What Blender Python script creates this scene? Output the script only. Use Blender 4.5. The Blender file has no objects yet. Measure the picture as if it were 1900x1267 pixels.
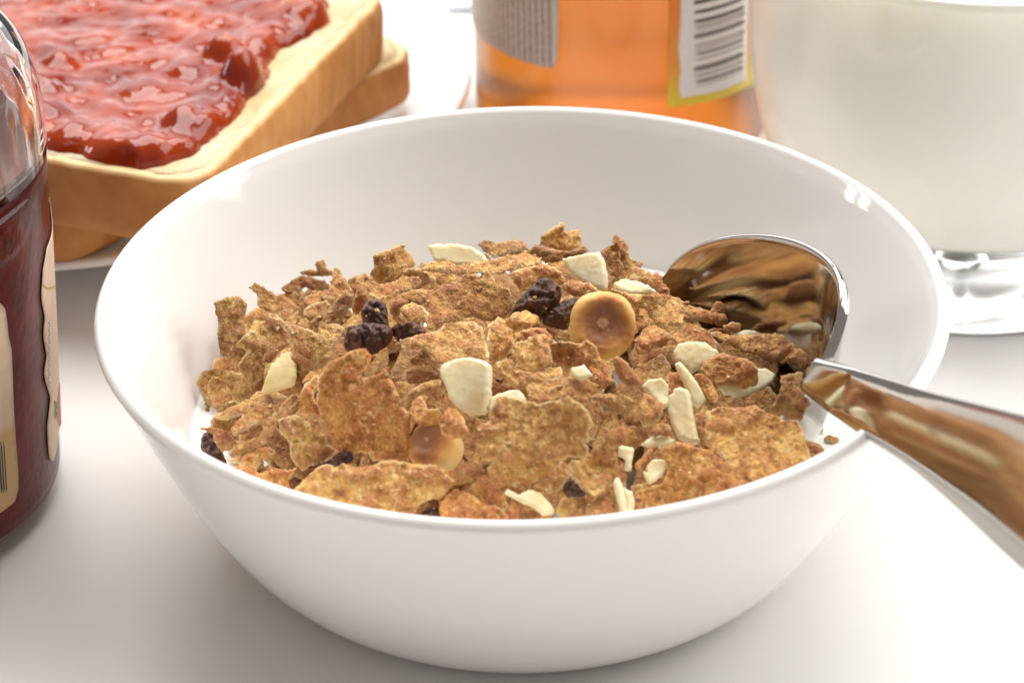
import bpy, math, random
import numpy as np
from mathutils import Matrix, Vector
from mathutils.geometry import delaunay_2d_cdt

# ------------------------------------------------------------------ camera, world, lamps, exposure
S = 0.01                                   # everything below is written in centimetres
scn = bpy.context.scene
COL = scn.collection
FPX, IW, IH = 4447.0, 1900.0, 1267.0
CP = np.array([-0.1968, -39.0891, 26.8463]); PITCH, ROLL = 0.5298, -0.0240
_f = np.array([0, math.cos(PITCH), -math.sin(PITCH)]); _r = np.cross(_f, [0, 0, 1.]); _r /= np.linalg.norm(_r); _u = np.cross(_r, _f)
CR = math.cos(ROLL)*_r + math.sin(ROLL)*_u; CU = -math.sin(ROLL)*_r + math.cos(ROLL)*_u; CF = _f
cam = bpy.data.cameras.new('camera'); camo = bpy.data.objects.new('camera', cam); COL.objects.link(camo)
M = Matrix.Identity(4)
for i in range(3):
    M[i][0], M[i][1], M[i][2], M[i][3] = CR[i], CU[i], -CF[i], CP[i]*S
camo.matrix_world = M
cam.sensor_width = 36; cam.lens = FPX/IW*36; cam.clip_start = 0.01; cam.clip_end = 50
cam.dof.use_dof = True; cam.dof.focus_distance = 0.452; cam.dof.aperture_fstop = 21
scn.camera = camo
scn.view_settings.view_transform = 'Standard'; scn.view_settings.look = 'None'
scn.view_settings.exposure = -0.18; scn.view_settings.gamma = 1
scn.cycles.use_denoising = True
scn.cycles.max_bounces = 14; scn.cycles.transmission_bounces = 12; scn.cycles.glossy_bounces = 6; scn.cycles.diffuse_bounces = 6
scn.cycles.caustics_reflective = False; scn.cycles.sample_clamp_indirect = 12.0
w = bpy.data.worlds.new('World'); scn.world = w; w.use_nodes = True
bg = w.node_tree.nodes['Background']; bg.inputs[0].default_value = (1.0, 0.925, 0.86, 1); bg.inputs[1].default_value = 0.33

def area(name, loc, target, sx, sy, power, color, spread=180):
    l = bpy.data.lights.new(name, 'AREA'); l.shape = 'RECTANGLE'; l.size = sx*S; l.size_y = sy*S
    l.energy = power; l.color = color; l.spread = math.radians(spread)
    o = bpy.data.objects.new(name, l); COL.objects.link(o); o.location = Vector(loc)*S
    d = (Vector(target) - Vector(loc)).normalized(); o.rotation_euler = d.to_track_quat('-Z', 'Y').to_euler()
    return o
area('window_lamp_right', (92, 34, 66), (0, 0, 3), 95, 95, 12.5, (1.0, 0.985, 0.955))
area('overhead_fill_lamp', (2, 55, 112), (0, 2, 3), 125, 95, 27.0, (1.0, 0.985, 0.955))  # soft overhead fill added for ceiling bounce, lightens table and heap
area('window_lamp_back', (-12, 122, 46), (-4, 6, 3), 150, 80, 7.0, (0.97, 0.985, 1.0))
area('window_pane_lamp_left', (-134, 46, 46), (3, 2, 4), 9, 46, 1.7, (1, 1, 1))
area('window_pane_lamp_far_left', (-138, 62, 46), (3, 2, 4), 9, 46, 1.7, (1, 1, 1))

# ------------------------------------------------------------------ projection helpers
def ray(px):
    px = np.atleast_2d(np.asarray(px, float))
    return CF + np.outer((px[:, 0]-IW/2)/FPX, CR) - np.outer((px[:, 1]-IH/2)/FPX, CU)
def on_z(px, z):
    d = ray(px); t = (z-CP[2])/d[:, 2]; return CP + d*t[:, None]
def on_plane(px, q, n):
    d = ray(px); t = ((q-CP)@n)/(d@n); return CP + d*t[:, None]
def proj(P):
    d = np.atleast_2d(P)-CP; z = d@CF
    return np.stack([IW/2+FPX*(d@CR)/z, IH/2-FPX*(d@CU)/z], -1)
def on_cyl(px, c, R):
    d = ray(px); o = CP[:2]-np.array(c)
    a = (d[:, :2]**2).sum(1); b = d[:, :2]@o; cc = o@o-R*R
    disc = np.maximum(b*b-a*cc, 0); t = (-b-np.sqrt(disc))/a
    P = CP+d*t[:, None]
    return np.stack([np.arctan2(P[:, 1]-c[1], P[:, 0]-c[0]), P[:, 2]], -1)

# ------------------------------------------------------------------ numpy gradient noise
_rng = np.random.RandomState(7); _perm = _rng.permutation(256); _perm = np.concatenate([_perm, _perm, _perm])
_g = _rng.normal(size=(256, 3)); _g /= np.linalg.norm(_g, axis=1)[:, None]
def noise(P):
    P = np.asarray(P, float)
    if P.shape[1] == 2: P = np.concatenate([P, np.zeros((len(P), 1))], 1)
    i = np.floor(P).astype(int); f = P-i; i &= 255
    u = f*f*f*(f*(f*6-15)+10); out = 0
    for dx in (0, 1):
        for dy in (0, 1):
            for dz in (0, 1):
                h = _perm[_perm[_perm[(i[:, 0]+dx) & 255]+((i[:, 1]+dy) & 255)]+((i[:, 2]+dz) & 255)]
                g = _g[h]; dd = f-np.array([dx, dy, dz])
                wgt = (u[:, 0] if dx else 1-u[:, 0])*(u[:, 1] if dy else 1-u[:, 1])*(u[:, 2] if dz else 1-u[:, 2])
                out = out + wgt*(g*dd).sum(1)
    return out*1.6

# ------------------------------------------------------------------ mesh / object helpers
def obj(name, verts, faces, mat, parent=None, smooth=True, origin=None, attrs=None):
    v = np.asarray(verts, float)
    o3 = np.zeros(3) if origin is None else np.asarray(origin, float)
    base = np.zeros(3)
    if parent is not None: base = np.array(parent.get('_org', (0, 0, 0)))
    me = bpy.data.meshes.new(name)
    me.from_pydata(((v-o3)*S).tolist(), [], [list(map(int, f)) for f in faces]); me.update()
    if smooth: me.polygons.foreach_set('use_smooth', np.ones(len(me.polygons), bool))
    if attrs:
        for k, a in attrs.items():
            at = me.attributes.new(k, 'FLOAT', 'POINT'); at.data.foreach_set('value', np.asarray(a, np.float32))
    if mat: me.materials.append(mat)
    o = bpy.data.objects.new(name, me); COL.objects.link(o)
    o.location = Vector((o3-base)*S)
    o['_org'] = [float(x) for x in o3]
    if parent is not None: o.parent = parent
    return o
def tag(o, label=None, cat=None, group=None, kind=None):
    if label: o['label'] = label
    if cat: o['category'] = cat
    if group: o['group'] = group
    if kind: o['kind'] = kind
    return o
def thing(name, label, cat, loc, group=None):
    o = bpy.data.objects.new(name, None); COL.objects.link(o); o.location = Vector(loc)*S; o.empty_display_size = 0.01
    o['_org'] = [float(x) for x in loc]
    return tag(o, label, cat, group)
def lathe(profile, c=(0, 0), seg=128, fn=None):
    pr = np.asarray(profile, float); n = len(pr); a = np.arange(seg)*2*np.pi/seg
    R = np.repeat(pr[:, 0][:, None], seg, 1); Z = np.repeat(pr[:, 1][:, None], seg, 1); A = np.repeat(a[None], n, 0)
    if fn: R, Z = fn(R, Z, A)
    V = np.stack([c[0]+R*np.cos(A), c[1]+R*np.sin(A), Z], -1).reshape(-1, 3)
    F = []
    for i in range(n-1):
        for j in range(seg):
            k = (j+1) % seg
            F.append((i*seg+j, i*seg+k, (i+1)*seg+k, (i+1)*seg+j))
    if pr[0, 0] < 0.02: pass
    F.append(list(range(seg))[::-1]); F.append([(n-1)*seg+j for j in range(seg)])
    return V, F
def smooth_curve(pts, n=40):
    p = np.asarray(pts, float); p = np.concatenate([[2*p[0]-p[1]], p, [2*p[-1]-p[-2]]]); out = []
    for i in range(1, len(p)-2):
        t = np.linspace(0, 1, max(2, n//(len(p)-3)), endpoint=False)[:, None]
        a, b, c_, d = p[i-1], p[i], p[i+1], p[i+2]
        out.append(.5*((2*b)+(-a+c_)*t+(2*a-5*b+4*c_-d)*t**2+(-a+3*b-3*c_+d)*t**3))
    out.append(p[-2][None]); return np.concatenate(out)
def resample(poly, step):
    p = np.asarray(poly, float); q = np.concatenate([p, p[:1]]); L = np.r_[0, np.cumsum(np.hypot(*np.diff(q, axis=0).T))]
    s = np.arange(0, L[-1], step); return np.stack([np.interp(s, L, q[:, 0]), np.interp(s, L, q[:, 1])], -1)
def chaikin(p, k=1):
    p = np.asarray(p, float)
    for _ in range(k):
        n = np.roll(p, -1, 0); p = np.stack([.75*p+.25*n, .25*p+.75*n], 1).reshape(-1, 2)
    return p
def inside(P, poly):
    x, y = P[:, 0], P[:, 1]; r = np.zeros(len(P), bool); a = poly; b = np.roll(poly, -1, 0)
    for (x1, y1), (x2, y2) in zip(a, b):
        if y1 == y2: continue
        c = ((y1 > y) != (y2 > y)) & (x < (x2-x1)*(y-y1)/(y2-y1)+x1); r ^= c
    return r
def bdist(P, poly):
    a = poly; b = np.roll(poly, -1, 0); d = b-a; L = (d**2).sum(1)+1e-12
    out = np.full(len(P), 1e9)
    for i in range(len(a)):
        t = np.clip(((P-a[i])@d[i])/L[i], 0, 1); out = np.minimum(out, np.hypot(*(P-a[i]-t[:, None]*d[i]).T))
    return out
def fill(poly, step, rs):
    """triangulate a closed outline with jittered inner points: points, triangles, number of rim points"""
    n = len(poly); lo, hi = poly.min(0), poly.max(0)
    gx, gy = np.meshgrid(np.arange(lo[0], hi[0], step), np.arange(lo[1], hi[1], step*.87))
    gx[1::2] += step*.5
    P = np.stack([gx.ravel(), gy.ravel()], -1); P += rs.uniform(-.18, .18, P.shape)*step
    P = P[inside(P, poly)]
    if len(P): P = P[bdist(P, poly) > step*.55]
    allp = np.concatenate([poly, P]) if len(P) else poly
    r = delaunay_2d_cdt([Vector(p) for p in allp], [(i, (i+1) % n) for i in range(n)], [], 1, 1e-7)
    V = np.array([tuple(v) for v in r[0]]); T = r[2]
    orig = r[3]; rim = {}
    for k, o in enumerate(orig):
        for q in o:
            if q < n: rim[q] = k
    loop = [rim[i] for i in range(n) if i in rim]
    return V, [tuple(t) for t in T if len(t) == 3], loop

# ------------------------------------------------------------------ material helpers
def mat(name):
    m = bpy.data.materials.new(name); m.use_nodes = True
    return m, m.node_tree, m.node_tree.nodes['Principled BSDF']
def setp(b, **k):
    names = dict(base='Base Color', rough='Roughness', metal='Metallic', ior='IOR', trans='Transmission Weight', sss='Subsurface Weight',
                 sssr='Subsurface Radius', ssss='Subsurface Scale', spec='Specular IOR Level', coat='Coat Weight', coatr='Coat Roughness', alpha='Alpha')
    for a, v in k.items():
        i = b.inputs[names[a]]
        i.default_value = (*v, 1) if a == 'base' and len(v) == 3 else v
def N(nt, t, **k):
    n = nt.nodes.new(t)
    for a, v in k.items():
        if a in n.inputs: n.inputs[a].default_value = v
        else: setattr(n, a, v)
    return n
def coords(nt, rnd=True):
    tc = N(nt, 'ShaderNodeTexCoord')
    if not rnd: return tc.outputs['Object']
    oi = N(nt, 'ShaderNodeObjectInfo'); m = N(nt, 'ShaderNodeVectorMath', operation='ADD')
    sc = N(nt, 'ShaderNodeMath', operation='MULTIPLY'); sc.inputs[1].default_value = 7.3
    nt.links.new(oi.outputs['Random'], sc.inputs[0]); nt.links.new(tc.outputs['Object'], m.inputs[0]); nt.links.new(sc.outputs[0], m.inputs[1])
    return m.outputs[0]
def tex(nt, vec, scale, detail=4, rough=.55):
    n = N(nt, 'ShaderNodeTexNoise'); n.inputs['Scale'].default_value = scale; n.inputs['Detail'].default_value = detail; n.inputs['Roughness'].default_value = rough
    nt.links.new(vec, n.inputs['Vector']); return n.outputs[0]
def ramp(nt, fac, stops):
    r = N(nt, 'ShaderNodeValToRGB'); e = r.color_ramp.elements
    while len(e) < len(stops): e.new(.5)
    for el, (p, c) in zip(e, stops): el.position = p; el.color = (*c, 1) if len(c) == 3 else c
    nt.links.new(fac, r.inputs[0]); return r.outputs[0]
def mix(nt, fac, a, b, mode='MIX'):
    m = N(nt, 'ShaderNodeMix', data_type='RGBA', blend_type=mode)
    for s, v in ((m.inputs[0], fac), (m.inputs[6], a), (m.inputs[7], b)):
        if isinstance(v, (int, float)): s.default_value = v
        elif isinstance(v, tuple): s.default_value = (*v, 1) if len(v) == 3 else v
        else: nt.links.new(v, s)
    return m.outputs[2]
def mth0(nt, a, b_):
    n = N(nt, 'ShaderNodeMath', operation='ADD'); nt.links.new(a, n.inputs[0]); nt.links.new(b_, n.inputs[1]); return n.outputs[0]
def attr(nt, name):
    a = N(nt, 'ShaderNodeAttribute'); a.attribute_name = name; return a.outputs['Fac']
def bump(nt, b, h, strength, dist):
    n = N(nt, 'ShaderNodeBump'); n.inputs['Strength'].default_value = strength; n.inputs['Distance'].default_value = dist*S
    nt.links.new(h, n.inputs['Height']); nt.links.new(n.outputs[0], b.inputs['Normal']); return n

m_bowl, nt, b = mat('white_glazed_bowl'); setp(b, base=(.89, .875, .855), rough=.07, spec=.5, sss=.12, sssr=(1, .9, .8), ssss=.004)
m_plate, nt, b = mat('white_plate_glaze'); setp(b, base=(.86, .845, .83), rough=.1)
m_table, nt, b = mat('white_table_laminate'); setp(b, rough=.32, spec=.4)
v = coords(nt, False); c = mix(nt, tex(nt, v, 14, 3), (.80, .79, .775), (.85, .845, .835)); nt.links.new(c, b.inputs['Base Color'])
bump(nt, b, tex(nt, v, 900, 3), .06, .01)
m_steel, nt, b = mat('polished_steel'); setp(b, base=(.60, .57, .54), metal=1.0, rough=.075)
v = coords(nt, False); mp = N(nt, 'ShaderNodeMapping'); mp.inputs['Scale'].default_value = (60, 60, 2500); mp.inputs['Rotation'].default_value = (.5, .3, .4); nt.links.new(v, mp.inputs[0]); bump(nt, b, tex(nt, mp.outputs[0], 1, 3), .05, .01)
m_wall, nt, b = mat('thin_clear_glass'); tr = N(nt, 'ShaderNodeBsdfTransparent'); gl = N(nt, 'ShaderNodeBsdfGlossy'); gl.inputs['Roughness'].default_value = .02
lw = N(nt, 'ShaderNodeLayerWeight'); lw.inputs[0].default_value = .5; pw = N(nt, 'ShaderNodeMath', operation='POWER'); pw.inputs[1].default_value = 6.0; ma = N(nt, 'ShaderNodeMath', operation='MULTIPLY_ADD'); ma.inputs[1].default_value = .28; ma.inputs[2].default_value = .03
nt.links.new(lw.outputs['Facing'], pw.inputs[0]); nt.links.new(pw.outputs[0], ma.inputs[0]); mx = N(nt, 'ShaderNodeMixShader'); tr.inputs[0].default_value = (1, 1, 1, 1)
nt.links.new(ma.outputs[0], mx.inputs[0]); nt.links.new(tr.outputs[0], mx.inputs[1]); nt.links.new(gl.outputs[0], mx.inputs[2]); nt.links.new(mx.outputs[0], nt.nodes['Material Output'].inputs['Surface'])
m_glass, nt, b = mat('clear_glass'); setp(b, base=(1, 1, 1), trans=1.0, rough=.0, ior=1.5)
m_milk, nt, b = mat('milk'); setp(b, base=(.90, .885, .82), rough=.12, sss=.5, sssr=(1, .8, .55), ssss=.004)
m_milkg, nt, b = mat('drinking_milk'); setp(b, base=(.955, .94, .85), rough=.2, sss=.5, sssr=(1, .9, .6), ssss=.008)

# bran flakes
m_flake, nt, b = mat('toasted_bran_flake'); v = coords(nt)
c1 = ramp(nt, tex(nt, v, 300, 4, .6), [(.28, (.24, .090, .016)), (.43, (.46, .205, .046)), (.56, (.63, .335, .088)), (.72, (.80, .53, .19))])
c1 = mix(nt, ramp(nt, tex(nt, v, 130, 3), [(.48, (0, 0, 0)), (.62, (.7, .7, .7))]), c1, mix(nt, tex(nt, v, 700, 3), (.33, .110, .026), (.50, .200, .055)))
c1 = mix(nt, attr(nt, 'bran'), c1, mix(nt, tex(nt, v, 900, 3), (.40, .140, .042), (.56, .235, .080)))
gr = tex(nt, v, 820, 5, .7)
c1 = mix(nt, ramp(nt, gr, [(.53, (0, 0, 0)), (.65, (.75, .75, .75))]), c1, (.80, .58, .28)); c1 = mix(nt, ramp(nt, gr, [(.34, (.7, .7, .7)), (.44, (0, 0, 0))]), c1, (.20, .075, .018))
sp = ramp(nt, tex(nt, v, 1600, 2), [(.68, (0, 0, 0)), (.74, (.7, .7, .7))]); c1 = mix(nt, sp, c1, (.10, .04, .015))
c1 = mix(nt, attr(nt, 'rim'), c1, (.86, .66, .36))  # pale broken edges, also painting in the light that catches them
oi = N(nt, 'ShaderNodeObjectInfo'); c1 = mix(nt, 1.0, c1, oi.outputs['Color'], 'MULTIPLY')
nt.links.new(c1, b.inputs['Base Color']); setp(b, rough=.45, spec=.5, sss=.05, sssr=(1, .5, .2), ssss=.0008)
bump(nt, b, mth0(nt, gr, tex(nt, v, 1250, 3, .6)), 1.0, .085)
# nuts, chips, fruit
m_nut, nt, b = mat('roasted_hazelnut'); v = coords(nt)
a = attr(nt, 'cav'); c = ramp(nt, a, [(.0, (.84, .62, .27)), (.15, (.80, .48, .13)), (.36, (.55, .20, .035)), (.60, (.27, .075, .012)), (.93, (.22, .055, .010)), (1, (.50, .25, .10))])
c = mix(nt, tex(nt, v, 160, 3), c, mix(nt, .16, c, (.95, .80, .50)))
sp = ramp(nt, tex(nt, v, 1300, 2), [(.68, (0, 0, 0)), (.73, (.6, .6, .6))]); c = mix(nt, sp, c, (.5, .3, .12))
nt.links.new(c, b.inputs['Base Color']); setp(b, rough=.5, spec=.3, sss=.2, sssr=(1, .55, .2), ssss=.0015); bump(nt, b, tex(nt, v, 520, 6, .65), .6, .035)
m_chip, nt, b = mat('cream_coconut_flesh'); v = coords(nt)
c = ramp(nt, tex(nt, v, 180, 4), [(.3, (.78, .62, .33)), (.5, (.85, .75, .49)), (.7, (.90, .83, .62))])
sp = ramp(nt, tex(nt, v, 700, 2), [(.70, (0, 0, 0)), (.76, (.5, .5, .5))]); c = mix(nt, sp, c, (.62, .42, .18))
oi = N(nt, 'ShaderNodeObjectInfo'); c = mix(nt, 1.0, c, oi.outputs['Color'], 'MULTIPLY')
nt.links.new(c, b.inputs['Base Color']); setp(b, rough=.45, sss=.35, sssr=(1, .75, .4), ssss=.0025); bump(nt, b, tex(nt, v, 650, 5), .5, .025)
m_raisin, nt, b = mat('dark_raisin_skin'); v = coords(nt)
c = ramp(nt, tex(nt, v, 220, 4), [(.35, (.040, .013, .008)), (.55, (.090, .030, .014)), (.75, (.18, .07, .030))])
sp = ramp(nt, tex(nt, v, 900, 4), [(.58, (0, 0, 0)), (.70, (.55, .55, .55))]); c = mix(nt, sp, c, (.26, .16, .085))
nt.links.new(c, b.inputs['Base Color']); setp(b, rough=.33, spec=.4); bump(nt, b, tex(nt, v, 420, 5, .65), .9, .09)

# ------------------------------------------------------------------ table, bowl, milk
Hb, RB, PP, QQ = 5.2094, 4.687, .8466, 1.962
def rout(z):
    t = np.clip(np.asarray(z, float)/Hb, 0, 1); return RB+(8-RB)*(1-(1-t)**PP)**(1/QQ)
def rin(z): return rout(z)-.30
# table: one thick slab with rounded edges
def slab(x0, x1, y0, y1, z0, z1, r):
    V, F = [], []; a = np.arange(0, 4)
    ring = []
    for cx, cy, s in ((x1-2, y1-2, 0), (x0+2, y1-2, 1), (x0+2, y0+2, 2), (x1-2, y0+2, 3)):
        for k in range(6):
            t = (s+k/5)*math.pi/2; ring.append((cx, cy, math.cos(t), math.sin(t)))
    prof = [(2-r, z0), (2, z0+r)]+[(2-r+r*math.cos(q), z1-r+r*math.sin(q)) for q in np.linspace(0, math.pi/2, 6)]
    n = len(ring)
    for d, z in prof:
        for cx, cy, ux, uy in ring: V.append((cx+ux*d, cy+uy*d, z))
    for i in range(len(prof)-1):
        for j in range(n): k = (j+1) % n; F.append((i*n+j, i*n+k, (i+1)*n+k, (i+1)*n+j))
    F.append(list(range(n))[::-1]); F.append([(len(prof)-1)*n+j for j in range(n)])
    return V, F
V, F = slab(-75, 75, -45, 62, -2.6, 0, .3)
tag(obj('table_top', V, F, m_table, smooth=False), kind='structure')
zs = np.concatenate([[0.0], np.array([.015, .04, .08, .14, .22, .32]), np.linspace(.5, Hb-.16, 30)])
outer = [(4.1, .10), (4.3, .02)]+[(float(rout(z))-(.16 if z == 0 else 0), float(z)) for z in zs]
rc = float(rout(Hb-.16))-.135
rimp = [(rc+.135*math.cos(t), Hb-.16+.16*math.sin(t)) for t in np.linspace(.25, math.pi-.25, 9)]
zi = np.linspace(Hb-.2, .75, 30)
inner = [(float(rin(z)), float(z)) for z in zi]+[(5.35, .60), (5.0, .50), (4.4, .44), (3, .42), (1, .41)]
V, F = lathe(outer+rimp+inner, seg=200)
bowl = tag(obj('cereal_bowl', V, F, m_bowl), 'wide white glazed bowl heaped with bran flakes in the middle of the table', 'bowl')
zm = 2.2; rm = float(rin(zm))
prof = [(.5, .75), (4.9, .75)]+[(float(rin(z))-.02, z) for z in np.linspace(.95, zm, 8)]+[(rm+.03, zm+.09), (rm-.03, zm+.085), (rm-.10, zm+.035), (rm-.2, zm+.005), (rm-.35, zm), (3, zm), (.5, zm)]
V, F = lathe(prof, seg=160)
tag(obj('milk_pool', V, F, m_milk), 'white milk lying under the flakes and showing at the sides of the bowl', 'milk')

# ------------------------------------------------------------------ spoon
NK = np.array([5.098, -3.188, 5.0]); TP = np.array([2.482, 2.593, 3.022]); SA = TP-NK; SL = np.linalg.norm(SA); SA /= SL
SW = np.array([.423, .459, .782]); SW -= SA*(SW@SA); SW /= np.linalg.norm(SW); SN = np.cross(SW, SA); SN /= np.linalg.norm(SN)
spoon = thing('spoon', 'polished steel spoon standing in the cereal with its handle over the right rim', 'spoon', NK)
th = np.linspace(.0, 1, 64); ang = th*math.pi; ns = len(th)
X = (1-np.cos(ang))/2*SL; Yw = 2.152*np.sin(ang)**.544*(1+.118*np.cos(ang)); Yw[0] = .30; Yw[-1] = .02
Yw[1] = max(Yw[1], .42)
nt_ = 36; V = []
sec = []
tt = np.linspace(-1, 1, nt_)
for i in range(ns):
    yw = Yw[i]; dep = 1.55*(1-abs(2*X[i]/SL-1)**3.2); k = .12+.10*math.exp(-X[i]/1.3)
    TC = -.7; prf = lambda t: 1-((t-TC)/(1-TC if t > TC else 1+TC))**2
    ins = [((t*(yw-.03)), -dep*prf(t)) for t in tt]
    e1 = [(yw+.015+.05*math.cos(q)*1.0, -k*.5+.5*k*math.sin(q)+.0) for q in np.linspace(1.3, -1.3, 5)]
    outs = [((t*(yw+.03)), -dep*prf(t)-k-.05*(1-abs(t)**2)) for t in tt[::-1]]
    e2 = [(-a_, b_) for a_, b_ in e1[::-1]]
    fb = .5+.5*min(1, X[i]/2.2)**2
    sec.append([(a_*fb if a_ < 0 else a_, d_) for a_, d_ in ins+e1+outs+e2])
m = len(sec[0])
for i in range(ns):
    for a_, d_ in sec[i]: V.append(NK+SA*X[i]+SW*a_+SN*d_)
F = [(i*m+j, (i+1)*m+j, (i+1)*m+(j+1) % m, i*m+(j+1) % m) for i in range(ns-1) for j in range(m)]
F.append(list(range(m))); F.append([(ns-1)*m+j for j in range(m)][::-1])
obj('spoon_head', V, F, m_steel, spoon)
top = [(1514, 662), (1577, 679), (1656, 703), (1727, 725), (1814, 746), (1900, 770), (1990, 795), (2090, 823)]
bot = [(1497, 728), (1545, 770), (1610, 817), (1684, 865), (1780, 940), (1900, 1031), (2010, 1112), (2120, 1190)]
zst = [5.0, 5.30, 5.62, 5.95, 6.4, 6.95, 7.5, 8.1]
cen, hw = [], []
for a_, b_, z in zip(top, bot, zst):
    a_, b_ = np.array(a_, float), np.array(b_, float); c_ = on_z((a_+b_)/2, z)[0]; cen.append(c_)
    pa, pb = proj([c_+SW])[0], proj([c_-SW])[0]
    hw.append(np.hypot(*(a_-b_))/np.hypot(*(pa-pb)))
cen = np.array(cen); hw = np.array(hw)
cc = smooth_curve(np.c_[cen, hw, top, bot], 70); V = []; ncs = 40
for i in range(len(cc)):
    c_ = cc[i, :3]; tg = cc[min(i+1, len(cc)-1), :3]-cc[max(i-1, 0), :3]; tg /= np.linalg.norm(tg)
    up = SW-tg*(SW@tg); up /= np.linalg.norm(up); nn = np.cross(tg, up)
    if nn @ SN < 0: nn = -nn
    if nn @ SN < 0: nn = -nn
    ph_ = -.30*min(1, i/12)+.17*i/len(cc); up, nn = up*math.cos(ph_)-nn*math.sin(ph_), nn*math.cos(ph_)+up*math.sin(ph_)
    tk = .12-.065*min(1, i/len(cc)*2.2)
    # edge positions taken from the real blade edges
    wd = cc[i, 3]
    for q in np.linspace(0, 2*math.pi, ncs, endpoint=False):
        cx, sx = math.cos(q), math.sin(q)
        a_ = wd*math.copysign(abs(cx)**.38, cx); d_ = tk*math.copysign(abs(sx)**.45, sx)*(1+.14*(1-abs(cx)**2)*(1 if sx > 0 else .2))
        V.append(c_+up*a_+nn*d_)
n_ = len(cc)
F = [(i*ncs+j, i*ncs+(j+1) % ncs, (i+1)*ncs+(j+1) % ncs, (i+1)*ncs+j) for i in range(n_-1) for j in range(ncs)]
F.append(list(range(ncs))[::-1]); F.append([(n_-1)*ncs+j for j in range(ncs)])
obj('handle', V, F, m_steel, spoon)

# ------------------------------------------------------------------ the heap of cereal
def heap(x, y):
    r = np.hypot(x, y)/(6.62+.08*np.clip(x/5, -1, 1))
    return 2.2+2.45*np.clip(1-r**2.7, 0, 1)**.9*(1-.16*np.clip(x/6, 0, 1))
def hit(px):
    d = ray([px])[0]; ts = np.linspace(35, 62, 1200)/np.linalg.norm(d)
    P = CP+ts[:, None]*d; g = P[:, 2]-heap(P[:, 0], P[:, 1]); ok = (np.hypot(P[:, 0], P[:, 1]) < 6.0) & (P[:, 2] < 6.5)
    m = ok & (g < 0)
    return P[np.argmax(m)] if m.any() else P[np.argmin(np.where(ok, g, 9))]
CROP = dict(A=(340, 400, 3.519), B=(740, 400, 3.519), C=(1120, 400, 3.5205), D=(340, 680, 3.726), E=(740, 680, 3.726), F=(1120, 680, 3.727), P=(0, 0, 1.))
def poly(s):
    out = []; c = None
    for t in s.split():
        if t in CROP: c = CROP[t]; continue
        x, y = t.split(','); out.append((c[0]+float(x)/c[2], c[1]+float(y)/c[2]))
    return np.array(out)
def clampwall(P):
    r = np.hypot(P[:, 0], P[:, 1]); lim = rin(np.clip(P[:, 2], .8, 5.2))-.06
    k = np.where(r > lim, lim/np.maximum(r, 1e-6), 1.); P = P.copy(); P[:, 0] *= k; P[:, 1] *= k; return P
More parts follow.
